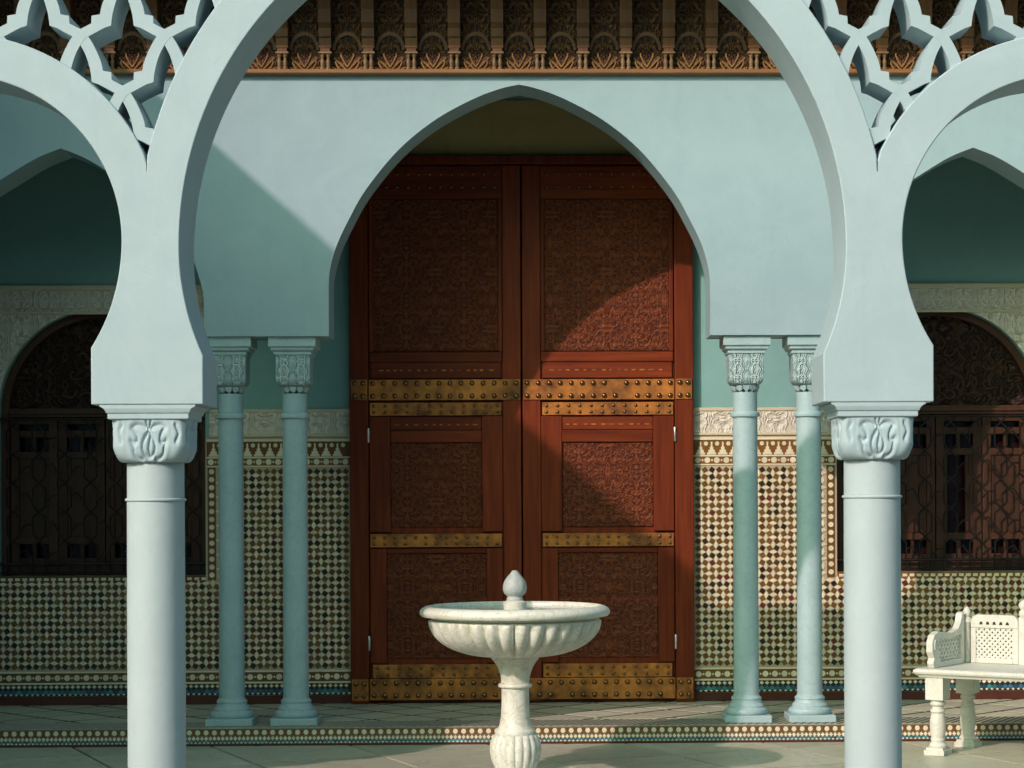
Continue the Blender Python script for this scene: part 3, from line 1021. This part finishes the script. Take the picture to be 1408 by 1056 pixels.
prof = [(YI0 + .019, EB + .175), (YI0 - .045, EB + .175), (YI0 - .050, EB + .235), (YI0 - .062, EB + .245), (YI0 - .062, EB + .30), (YI0 - .085, EB + .33), (YI0 - .085, EB + .42), (YI0 - .12, EB + .50), (YI0 - .14, EB + .60),
        (YI0 - .30, EB + .72), (YI0 - .55, EB + .80), (YI0 - .80, EB + .84), (YI0 - .80, ZE - .0005), (YI0 + .019, ZE - .0005)]
br.prism(prof, -.040, .040, 'YZ')
for k in (-.024, 0, .024):
    br.box(k - .005, k + .005, YI0 - .0655, YI0 - .061, EB + .246, EB + .299); br.box(k - .005, k + .005, YI0 - .0885, YI0 - .084, EB + .331, EB + .419)
brm = br.mesh('bracket', 'eave', off=(0, YI0, EB))
cp = MB()
for k in (-.019, .019):
    cp.lathe([(.017, EB + .0345), (.017, EB + .050), (.011, EB + .056), (.013, EB + .075), (.015, EB + .090), (.010, EB + .100), (.010, EB + .118), (.016, EB + .125), (.016, EB + .138)], 10, (k, YI0 - .020))
cp.box(-.042, .042, YI0 - .044, YI0 + .01, EB + .1385, EB + .150)
cpm = cp.mesh('colonnette', 'colonnette', smooth=40, off=(0, YI0, EB))
im = MB(); im.box(-.032, .032, YI0 - .040, YI0 + .015, EB + .1505, EB + .1745)
imm = im.mesh('impost', 'eave', off=(0, YI0, EB))
ar = MB()
Aa = [(.098 * math.cos(math.pi - math.pi * i / 14), EB + .17 + .098 * 1.25 * math.sin(math.pi * i / 14)) for i in range(15)]
Ab = [(.078 * math.cos(math.pi - math.pi * i / 14), EB + .17 + .078 * 1.25 * math.sin(math.pi * i / 14)) for i in range(15)]
ar.strip(Aa, Ab, YI0 + .010, YI0 + .022, mi=1)
for sgn in (-1, 1):       # curling leaves in relief under each little arch
    for (x0, z0, x1, z1, cu) in ((0, .035, .085, .12, .04), (.02, .03, .10, .06, -.03), (.0, .06, .04, .15, .03), (.05, .04, .07, .10, .03)):
        pts = []
        for i in range(7):
            f_ = i / 6
            pts.append((sgn * (x0 + (x1 - x0) * f_ + cu * math.sin(f_ * 3.1) * .5), YI0 + .016, EB + z0 + (z1 - z0) * f_ + cu * .5 * math.sin(f_ * 3.1)))
        ar.tube(pts, .0055, 5)
arm = ar.mesh('carved_arch', ['eaveleaf', 'eave'], smooth=50, off=(0, YI0, EB))
for i in range(-19, 19):
    xx = (i + .5) * BP
    b_ = inst('bracket', brm, ev, (xx, 0, 0))
    inst('colonnette', cpm, b_); inst('impost', imm, b_)
    inst('carved_arch', arm, ev, (xx + BP / 2, 0, 0))

# ================================================================== FRONT ARCADE
PIER, SIDE = 1.734, 2.632
PIER2 = 2 * SIDE - PIER
ZB = W(.462); ZTOP = W(2.55); ZBEAM = W(2.63)
def half_center():
    pts = [(1.47, ZB), (1.47, W(.62)), (1.47, W(.693))]
    a, b, c = 1.58, 1.655, 1.207
    k = 1.47 / a; b2 = (c - .693) / math.sqrt(1 - k * k)
    t0 = math.acos(k)
    for i in range(1, 13):
        t = -t0 + t0 * i / 12; pts.append((a * math.cos(t), W(c + b2 * math.sin(t))))
    for i in range(1, 41):
        t = math.pi / 2 * i / 40; pts.append((a * math.cos(t), W(c + b * math.sin(t))))
    return pts
def half_side():
    h = SIDE - (PIER + .264)
    pts = [(h, ZB), (h, W(.62)), (h, W(.731))]
    a, c = .78, 1.24
    k = h / a; b2 = (c - .731) / math.sqrt(1 - k * k)
    t0 = math.acos(k)
    for i in range(1, 13):
        t = -t0 + t0 * i / 12; pts.append((a * math.cos(t), W(c + b2 * math.sin(t))))
    for i in range(1, 33):
        t = math.pi / 2 * i / 32; pts.append((a * math.cos(t), W(c + a * math.sin(t))))
    return pts
BW = .198
def outer(pts, half_to_pier, zc):
    """extrados in arch-centred coords; half_to_pier is where the pier centre line lies"""
    out = []
    n = len(pts)
    for i, (x, z) in enumerate(pts):
        if z <= zc + 1e-6:
            out.append((half_to_pier, z)); continue
        p0, p1 = pts[i - 1], pts[min(i + 1, n - 1)]
        tx, tz = p1[0] - p0[0], p1[1] - p0[1]
        if i == n - 1: tx, tz = -1, 0
        l = math.hypot(tx, tz); nx, nz = tz / l, -tx / l
        t = BW
        if nx > 1e-6: t = min(t, (half_to_pier - x) / nx)
        out.append((x + nx * t, z + nz * t))
    return out
HC, HS = half_center(), half_side()
OC, OS = outer(HC, PIER, W(1.207)), outer(HS, SIDE - PIER, W(1.24))
arc = thing('front_arcade', 'white-blue painted arcade of horseshoe arches standing before the gallery', 'arcade', (0, YF0, ZB))
mb = MB()
def clampB(B, lim): return None
for s in (-1, 1):
    A = [(s * x, z) for x, z in HC]; B = [(s * x, z) for x, z in OC]
    mb.strip(A, B, YF0, YF1, caps=False)
    mb.add([(A[0][0], YF0, ZB), (B[0][0], YF0, ZB), (B[0][0], YF1, ZB), (A[0][0], YF1, ZB)], [(0, 1, 2, 3)])
    for e in (-1, 1):
        A = [(s * (SIDE + e * x), z) for x, z in HS]; B = [(s * (SIDE + e * x), z) for x, z in OS]
        mb.strip(A, B, YF0, YF1, caps=False)
        mb.add([(A[0][0], YF0, ZB), (B[0][0], YF0, ZB), (B[0][0], YF1, ZB), (A[0][0], YF1, ZB)], [(0, 1, 2, 3)])
    mb.box(*sorted((s * PIER2, s * (PIER2 + .264))), YF0, YF1, ZB, ZTOP)
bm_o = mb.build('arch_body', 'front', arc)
# drop the internal faces on the pier centre lines and weld
bm = bmesh.new(); bm.from_mesh(bm_o.data)
bmesh.ops.remove_doubles(bm, verts=bm.verts, dist=.0004)
lay = [f for f in bm.faces if abs(abs(f.normal.x) - 1) < 1e-3 and (abs(abs(f.calc_center_median().x) - PIER) < .002 or abs(abs(f.calc_center_median().x) - PIER2) < .002)]
bmesh.ops.delete(bm, geom=lay, context='FACES')
bmesh.ops.recalc_face_normals(bm, faces=bm.faces)
bm.to_mesh(bm_o.data); bm.free()
bm_o.data.shade_smooth(); bm_o.data.set_sharp_from_angle(angle=R(20))
bv = bm_o.modifiers.new('bevel', 'BEVEL'); bv.width = .007; bv.segments = 2; bv.limit_method = 'ANGLE'; bv.angle_limit = R(60); bv.harden_normals = True
for s in (-1, 1):
    mb = MB(); mb.box(*sorted((s * 1.18, s * (PIER2 + .30))), YF0 + .003, YF1 - .003, ZTOP + .0005, ZBEAM); mb.build('top_beam', 'front', arc, bevel=.008)

# pierced lattice in the spandrels
Lx = [(-5, 5), (15, 15.5), (15.5, 26), (27, 28), (29.5, 40), (36, 56), (44, 71), (52.5, 82.5)]
Rx = [(6, -5), (30, 8), (33, 9.5), (42, 12.5), (44, 28), (49, 46), (56, 61), (63.5, 72.5)]
def dens(p, q):
    """resample pairs, curving the steep half"""
    a = [p[0], p[1], p[2], p[3]]; b = [q[0], q[1], q[2], q[3]]
    a += spline(p[3:], 4)[1:]; b += spline(q[3:], 4)[1:]
    return a, b
Ld, Rd = dens(Lx, Rx)
LDX, LDY = .198, .267
NX, NZ = 1.845, W(1.945)
def band_state(x, z):
    """signed distance style test: inside arch openings or beyond"""
    ax = abs(x)
    zz = z - 1.6
    # centre arch
    if zz > 1.207:
        ea = (ax / 1.58) ** 2 + ((zz - 1.207) / 1.655) ** 2
        if ea < 1.10: return 'open'
    elif ax < 1.62: return 'open'
    for cx in (SIDE, ):
        d = math.hypot(ax - cx, zz - 1.24)
        if d < .84: return 'open'
    if ax > PIER2 + .2: return 'open'
    return 'ok'
def outside_band(x, z):
    ax = abs(x); zz = z - 1.6
    ea = (ax / (1.58 + BW)) ** 2 + ((zz - 1.207) / (1.655 + BW)) ** 2
    return ea > .985 and math.hypot(ax - SIDE, zz - 1.24) > .78 + BW - .01 and zz > 1.6
for s in (-1, 1):
    lt = []
    par = MB()
    holder = None
    for i in range(-9, 10):
        for j in range(-3, 5):
            if (i + j) % 2: continue
            bx, bz = NX + i * LDX, NZ + j * LDY
            for d in (-1, 1):
                PA = [(s * (bx + d * a / 290), bz + b / 290) for a, b in Ld]
                PB = [(s * (bx + d * a / 290), bz + b / 290) for a, b in Rd]
                mids = [((p[0] + q_[0]) / 2, (p[1] + q_[1]) / 2) for p, q_ in zip(PA, PB)]
                if not any(outside_band(*m_) and m_[1] < ZTOP - .01 for m_ in mids): continue
                k0 = 0
                ok = [band_state(*m_) == 'ok' and m_[1] < ZTOP + .02 for m_ in mids]
                idx = [k for k in range(len(ok)) if ok[k]]
                if len(idx) < 2: continue
                a_, b_ = idx[0], idx[-1]
                off_ = .0012 if d > 0 else 0
                m_ = MB(); m_.strip(PA[a_:b_ + 1], PB[a_:b_ + 1], YF0 + .012 + off_, YF0 + .27 - off_)
                o = m_.build('lattice_bar', 'front', arc)
                o.data.shade_smooth(); o.data.set_sharp_from_angle(angle=R(28))

# ---- front columns
def relief_capital():
    """square bell capital with leaf grooves carved in each face"""
    hw, h = .177, .202
    NU, NV = 72, 48
    sc = 1 / 200.0
    def face(pts): return [((x - 335) / 200, 1 - (y - 675) / 190) for x, y in pts]
    half = [
        [(350, 688), (330, 730), (300, 768), (292, 800), (305, 832), (335, 842), (350, 836)],
        [(228, 712), (250, 700), (285, 702), (318, 712)],
        [(236, 716), (254, 742), (258, 768), (240, 778), (222, 770)],
        [(222, 770), (234, 800), (240, 832), (262, 850), (290, 852)],
        [(175, 700), (160, 735), (172, 770)],
    ]
    curves = []
    for c in half:
        f_ = spline(face(c), 5)
        curves.append(f_); curves.append([(-x, y) for x, y in f_])
    curves.append(spline(face([(352, 742), (340, 780), (335, 806), (342, 826)]), 5))
    curves = [c for c in curves]
    def gd(u, v):
        best = 9
        for c in curves:
            for i in range(len(c) - 1):
                ax, ay = c[i]; bx_, by = c[i + 1]
                dx, dy = bx_ - ax, by - ay
                t = max(0, min(1, ((u - ax) * dx + (v - ay) * dy) / (dx * dx + dy * dy + 1e-9)))
                d = math.hypot(u - ax - t * dx, (v - ay - t * dy) * .53)
                if d < best: best = d
        return best
    vs_, fs_ = [], []
    G = {}
    for iv in range(NV + 1):
        v = iv / NV
        for iu in range(NU + 1):
            u = -1 + 2 * iu / NU
            d = gd(u, v)
            G[(iu, iv)] = -.011 * math.exp(-(d / .030) ** 2) + .003 * math.exp(-((d - .09) / .06) ** 2)
    def half_w(v):
        return .146 + (hw - .146) * (1 - (1 - min(1, v / .42)) ** 2.2) ** .55 if v < .42 else hw + (.004 * (v - .42))
    for fc in range(4):
        o = len(vs_)
        ca, sa = math.cos(fc * math.pi / 2), math.sin(fc * math.pi / 2)
        for iv in range(NV + 1):
            v = iv / NV
            hwv = half_w(v)
            e = 3 + 5 * min(1, v / .4)
            for iu in range(NU + 1):
                u = -1 + 2 * iu / NU
                t = u * math.pi / 4
                q_ = e
                rr = hwv / ((abs(math.cos(t)) ** q_ + abs(math.sin(t)) ** q_) ** (1 / q_))
                dd = G[(iu, iv)] * min(1, (1 - abs(u)) * 8)
                x_, y_ = math.sin(t) * (rr + dd), -math.cos(t) * (rr + dd)
                vs_.append((x_ * ca - y_ * sa, x_ * sa + y_ * ca, v * h))
        for iv in range(NV):
            for iu in range(NU):
                a = o + iv * (NU + 1) + iu
                fs_.append((a, a + 1, a + NU + 2, a + NU + 1))
    m_ = MB(); m_.add(vs_, fs_)
    return m_
def front_column(loc, label):
    t = thing('arcade_column', label, 'column', loc, 'thick columns of the front arcade', world=False)
    z0 = (0, 0, 0)
    mb = MB(); mb.box(-.22, .22, -.22, .22, 0.012, .10); mb.build('plinth', 'fcol', t, bevel=.006, off=z0)
    mb = MB(); mb.lathe([(.205, .1005), (.213, .12), (.21, .145), (.185, .16), (.178, .175), (.172, .19), (.16, .205), (.152, .215), (.145, .23)], 56); mb.build('base', 'fcol', t, smooth=35, off=z0)
    mb = MB(); mb.lathe([(.1385, .2295), (.1382, .9), (.137, 1.604)], 64); mb.build('shaft', 'fcol', t, smooth=35, off=z0)
    mb = MB(); mb.lathe([(.138, 1.6045), (.1445, 1.607), (.146, 1.612), (.1445, 1.617), (.138, 1.620)], 64); mb.build('ring', 'fcol', t, smooth=50, off=z0)
    mb = MB(); mb.lathe([(.136, 1.6205), (.136, 1.80)], 64); mb.build('neck', 'fcol', t, smooth=35, off=z0)
    c_ = relief_capital(); c_.v = [(a, b, c + 1.79) for a, b, c in c_.v]
    mb = c_; mb.build('capital', 'front', t, smooth=70, off=z0)
    mb = MB()
    zt = 2.0615
    rows = [(.186, 1.9925), (.191, 1.997), (.191, 2.020), (.197, 2.024), (.201, 2.034), (.208, 2.044), (.220, 2.051), (.226, 2.053), (.226, zt)]
    vs_, fs_ = [], []
    for r_, z_ in rows:
        ry = min(r_, .204)
        vs_ += [(-r_, -ry, z_), (r_, -ry, z_), (r_, ry, z_), (-r_, ry, z_)]
    for k in range(len(rows) - 1):
        for i in range(4): fs_.append((k * 4 + i, k * 4 + (i + 1) % 4, k * 4 + 4 + (i + 1) % 4, k * 4 + 4 + i))
    fs_ += [(3, 2, 1, 0), tuple(4 * (len(rows) - 1) + i for i in range(4))]
    mb.add(vs_, fs_); mb.build('abacus', 'front', t, off=z0, bevel=.0015)
    return t
yfc = (YF0 + YF1) / 2
fc0 = front_column((-PIER, yfc, 0), 'thick white column with leaf capital, standing before the shaded window')
copy_tree(fc0, (PIER, yfc, 0), 'thick pale blue column with leaf capital, standing beside the bench')
copy_tree(fc0, (-PIER2, yfc, 0), 'thick end column of the front arcade near the side wing')
copy_tree(fc0, (PIER2, yfc, 0), 'thick end column of the front arcade past the bench')

# ================================================================== FOUNTAIN
FY = 11.2
fo = thing('fountain', 'cream marble fountain with gadrooned basin on a turned pedestal', 'fountain', (-.018, FY, 0), world=False)
z0 = (0, 0, 0)
mb = MB(); mb.lathe([(.26, .012), (.26, .06)], 8); mb.build('foot', 'fmarb', fo, off=z0, bevel=.008)
pr = [(.20, .0605), (.205, .075), (.20, .09), (.15, .10), (.13, .115)]
mb = MB(); mb.lathe(pr, 56); mb.build('base', 'fmarb', fo, smooth=35, off=z0)
pr = [(.10, .1155), (.118, .14), (.134, .18), (.142, .225), (.140, .265), (.128, .300), (.116, .318)]
mb = MB(); mb.lathe(pr, 192, lobes=18, amp=[.03, .07, .085, .085, .085, .08, .03]); mb.build('bulb', 'fmarb', fo, smooth=60, off=z0)
pr = [(.112, .3185), (.114, .33), (.108, .343), (.094, .355), (.088, .37), (.081, .41), (.0765, .47), (.0755, .56), (.077, .572)]
mb = MB(); mb.lathe(pr, 56); mb.build('stem', 'fmarb', fo, smooth=40, off=z0)
pr = [(.080, .5725), (.091, .577), (.094, .585), (.091, .593), (.080, .599)]
mb = MB(); mb.lathe(pr, 56); mb.build('ring', 'fmarb', fo, smooth=40, off=z0)
pr = [(.078, .5995), (.079, .625), (.086, .655), (.100, .690), (.118, .718), (.130, .732), (.133, .742), (.128, .752)]
mb = MB(); mb.lathe(pr, 56); mb.build('collar', 'fmarb', fo, smooth=40, off=z0)
pr, am = [], []
for i in range(15):
    t = i / 14
    r_ = .12 + (.476 - .12) * math.sin(t * math.pi / 2) ** .95
    z_ = .745 + .195 * (1 - math.cos(t * math.pi / 2)) ** 1.0
    pr.append((r_, z_)); am.append(.045 * math.sin(min(1, t * 1.25 + .02) * math.pi) ** .5 if 0 < t < .82 else (.045 if .8 < t < .97 else .012))
pr += [(.466, .948), (.45, .952)]; am += [.01, 0]
am = [.02] + [.09] * 3 + [.10] * 10 + [.03, 0, 0]
am = am[:len(pr)]
mb = MB(); mb.lathe(pr, 320, lobes=34, amp=am); mb.build('bowl', 'fmarb', fo, smooth=60, off=z0)
pr = [(.452, .9525), (.462, .957), (.470, .965), (.490, .968), (.512, .969), (.522, .980), (.523, .996), (.513, 1.010), (.492, 1.021), (.474, 1.025), (.466, 1.021), (.460, 1.010), (.456, .985), (.40, .955), (.2, .953)]
mb = MB(); mb.lathe(pr, 96); mb.build('rim', 'fmarb', fo, smooth=40, off=z0)
mb = MB(); mb.lathe([(.459, 1.0), (.459, 1.0035)], 72); mb.build('water', 'water', fo, off=z0)
pr = [(.062, .956), (.062, 1.02), (.064, 1.025), (.064, 1.043), (.056, 1.046), (.046, 1.052)]
mb = MB(); mb.lathe(pr, 40); mb.build('finial_base', 'fmarb', fo, smooth=40, off=z0)
pr = [(.046, 1.0525), (.044, 1.066), (.040, 1.074), (.048, 1.080), (.060, 1.092), (.066, 1.113), (.065, 1.134), (.058, 1.157), (.045, 1.177), (.030, 1.194), (.020, 1.207), (.014, 1.215), (.001, 1.218)]
mb = MB(); mb.lathe(pr, 48, lobes=8, amp=[0, 0, 0, .02, .03, .04, .045, .05, .05, .04, 0, 0, 0]); mb.build('finial', 'fin', fo, smooth=60, off=z0)

# ================================================================== BENCH
be = thing('marble_bench', 'cream marble bench with pierced lattice back and scrolled arm', 'bench', (2.59, 12.60, 0.012), rz=R(-34), world=False)
BL, BD, BH = 1.42, .54, .535
z0 = (0, 0, 0)
sl_ = MB()
prof = [(0, BH), (-.012, BH - .006), (-.016, BH - .018), (-.010, BH - .032), (.006, BH - .040), (.014, BH - .055)]
rows = [(o_[0], o_[1]) for o_ in prof]
vs_, fs_ = [], []
for o_, z_ in rows:
    a, b, c, d = -.11 + o_, BL + .11 - o_, -.08 + o_, BD + .02 - o_
    vs_ += [(a, c, z_), (b, c, z_), (b, d, z_), (a, d, z_)]
for k in range(len(rows) - 1):
    for i in range(4): fs_.append((k * 4 + i, k * 4 + (i + 1) % 4, k * 4 + 4 + (i + 1) % 4, k * 4 + 4 + i))
fs_ += [(3, 2, 1, 0), tuple(4 * (len(rows) - 1) + i for i in range(4))]
sl_.add(vs_, fs_); sl_.build('seat', 'bench', be, off=z0, bevel=.004)
lg = MB()
lg.box(-.066, .066, -.066, .066, 0, .03); lg.box(-.056, .056, -.056, .056, .0305, .045)
lg.lathe([(.052, .0455), (.056, .055), (.050, .068), (.040, .078), (.044, .088), (.045, .096), (.040, .104), (.047, .13), (.050, .17), (.049, .21), (.043, .245), (.040, .258), (.047, .266), (.046, .276), (.036, .284), (.034, .298), (.047, .310), (.048, .322), (.040, .330), (.048, .342)], 28)
lg.box(-.058, .058, -.058, .058, .3425, .4795)
lgm = lg.mesh('leg', 'bench', smooth=40)
for a in (0, BL):
    for b in (.0, BD - .05):
        o = inst('leg', lgm, be, (a, b, 0))
def lattice(mb, P, u0, u1, v0, v1, pitch, th, d0, d1):
    """diagonal bars clipped to a rectangle; P maps (u,v,d) to a point"""
    for sg in (1, -1):
        k = -40
        while k < 40:
            c = k * pitch
            def line(t): return (u0 + t, v0 + sg * (t - c))
            poly = [(u0 + a, v0 + sg * (a - c) + e * th) for a, e in ((-1, -1), (2, -1), (2, 1), (-1, 1))]
            q_ = clip(poly, u0, u1, v0, v1)
            if len(q_) >= 3:
                dd0, dd1 = (d0, d1) if sg > 0 else (d0 + .0015, d1 - .0015)
                n = len(q_)
                mb.add([P(a, b, dd0) for a, b in q_] + [P(a, b, dd1) for a, b in q_],
                       [tuple(range(n)), tuple(range(2 * n - 1, n - 1, -1))] + [(i, i + n, (i + 1) % n + n, (i + 1) % n) for i in range(n)])
            k += 1
def back_panel(u0, u1, h, v=BD - .05, th=.045, nm='back_panel'):
    H0 = BH + .001
    m_ = MB()
    # outline with lower shoulders and rounded top corners
    m_.box(u0, u0 + .036, v, v + th, H0, H0 + h - .085); m_.box(u1 - .036, u1, v, v + th, H0, H0 + h - .085)
    m_.box(u0 + .036, u1 - .036, v, v + th, H0, H0 + .035)
    rc = .05
    A = [(u0, H0 + h - .085)] + [(u0 + rc - rc * math.cos(t), H0 + h - rc + rc * math.sin(t)) for t in [i * math.pi / 12 for i in range(7)]]
    top = A + [(u1 - (p[0] - u0), p[1]) for p in A[::-1]]
    m_.prism(top, v, v + th, 'XZ')
    bp = m_.build(nm, 'bench', be, off=z0, bevel=.006)
    m_ = MB(); lattice(m_, lambda a, b, d: (a, d, b), u0 + .036, u1 - .036, H0 + .035, H0 + h - .085, .036, .0105, v + .01, v + th - .01)
    m_.build('lattice', 'bench', bp, off=z0)
    m_ = MB()
    n = 5
    for i in range(n):
        x_ = u0 + .05 + (u1 - u0 - .1) * (i + .5) / n
        m_.prism([(x_ - .012, H0 + h - .062), (x_ + .012, H0 + h - .062), (x_ + .006, H0 + h - .044), (x_ - .006, H0 + h - .044)], v - .002, v + .001, 'XZ')
    m_.build('inset_mark', 'dark', bp, off=z0)
    return bp
p1 = .34
back_panel(.02, p1, .31)
back_panel(p1 + .06, BL - p1 - .06, .40)
back_panel(BL - p1, BL - .02, .31)
pm = MB()
pm.box(-.026, .026, -.026, .026, 0, .30); pm.lathe([(.026, .3005), (.034, .315), (.030, .335), (.020, .345), (.030, .36), (.034, .378), (.026, .396), (.010, .408), (.001, .412)], 20)
pmm = pm.mesh('post', 'bench', smooth=40)
for a in (p1 + .03, BL - p1 - .03):
    inst('post', pmm, be, (a, BD - .028, BH + .001))
pm = MB(); pm.lathe([(.024, 0), (.024, .25), (.034, .262), (.030, .285), (.016, .295), (.024, .31), (.026, .33), (.014, .352), (.001, .36)], 20)
pm2 = pm.mesh('post', 'bench', smooth=40)
for a in (-.012, BL + .012):
    inst('post', pm2, be, (a, BD - .028, BH + .001))
for a, e in ((-.055, 1), (BL + .01, -1)):
    H0 = BH + .001
    out = [(-.02, H0), (-.035, H0 + .03), (-.02, H0 + .06), (-.045, H0 + .10), (-.045, H0 + .16), (-.015, H0 + .205), (.04, H0 + .225), (.12, H0 + .215), (.22, H0 + .205), (.30, H0 + .225), (.345, H0 + .27), (.36, H0 + .32), (.385, H0 + .33), (.385, H0)]
    inn = [(.07, H0 + .035), (.055, H0 + .06), (.045, H0 + .10), (.045, H0 + .13), (.06, H0 + .165), (.075, H0 + .175), (.10, H0 + .178), (.13, H0 + .176), (.20, H0 + .17), (.27, H0 + .178), (.31, H0 + .185), (.335, H0 + .185), (.345, H0 + .18), (.345, H0 + .035)]
    k_ = (BD - .05) / .41
    out = [(y_ * k_, z_) for y_, z_ in out]; inn = [(y_ * k_, z_) for y_, z_ in inn]
    m_ = MB()
    n = len(out)
    vs_ = [(a, y_, z_) for y_, z_ in out] + [(a, y_, z_) for y_, z_ in inn] + [(a + .045, y_, z_) for y_, z_ in out] + [(a + .045, y_, z_) for y_, z_ in inn]
    fs_ = []
    for i in range(n):
        j = (i + 1) % n
        fs_ += [(i, j, n + j, n + i), (2 * n + i, 3 * n + i, 3 * n + j, 2 * n + j), (i, 2 * n + i, 2 * n + j, j), (n + i, n + j, 3 * n + j, 3 * n + i)]
    m_.add(vs_, fs_)
    ar_ = m_.build('arm', 'bench', be, off=z0, bevel=.006)
    m_ = MB(); lattice(m_, lambda p, q_, d: (d, p, q_), .047 * k_, .345 * k_, H0 + .035, H0 + .182, .048, .0105, a + .016, a + .029)
    m_.build('lattice', 'bench', ar_, off=z0)
    m_ = MB()
    pts = [(a + (0 if e > 0 else .045) + (.045 if e > 0 else 0), -.005 + .032 * math.cos(t) * (1 - t / 9), H0 + .135 + .05 * math.sin(t) * (1 - t / 9)) for t in [k * .4 for k in range(16)]]
    m_.tube(pts, .007, 6); m_.build('scroll', 'bench', ar_, off=z0, smooth=60)

# ================================================================== SIDE WING (shades the gallery's left half)
wx, wz, wy0 = -4.8, W(4.66), 7.2
wg = thing('courtyard_wing', 'tall turquoise side wing of the courtyard with overhanging flat eaves', 'building', (-7, 11, 0))
mb = MB(); mb.box(-9.5, -5.45, wy0 + .5, 17.4, 0, wz - .001); mb.build('wall', 'wing', wg)
mb = MB(); mb.box(-9.8, wx, wy0, 17.6, wz, wz + .16); mb.build('eaves', 'eave', wg)
mb = MB(); mb.prism([(-9.8, wz + .161), (wx, wz + .161), (wx - 1.8, wz + .9), (-8.0, wz + .9)], wy0, 17.6, 'XZ'); mb.build('roof', 'roof', wg)
added_wing = thing('courtyard_wing', 'long turquoise wing added unseen opposite the door to keep low skylight off it', 'building', (0, -9, 0))  # unseen wing, added to block low sky light from the porch
mb = MB(); mb.box(-16, 16, -11, -7.5, 0, 7.9); mb.build('wall', 'wing', added_wing)
mb = MB(); mb.box(-16.3, 16.3, -11.3, -7.0, 7.901, 8.05); mb.build('eaves', 'eave', added_wing)
mb = MB(); mb.prism([(-11.3, 8.051), (-7.0, 8.051), (-8.6, 8.7), (-9.8, 8.7)], -16.3, 16.3, 'YZ'); mb.build('roof', 'roof', added_wing)
for k in range(9):
    A = arch_pts(-12 + 3 * k, .7, 2.3)
    mb = MB(); mb.strip([(A[0][0], .01)] + A + [(A[-1][0], .01)], [(A[0][0] + .7, .01)] + [((p[0] + (-12 + 3 * k)) / 2, 2.3 + (p[1] - 2.3) * .2) for p in A] + [(A[-1][0] - .7, .01)], -7.499, -7.47); mb.build('blind_arch', 'brownwood', added_wing)
for o in bpy.data.objects:
    if '_base' in o: del o['_base']
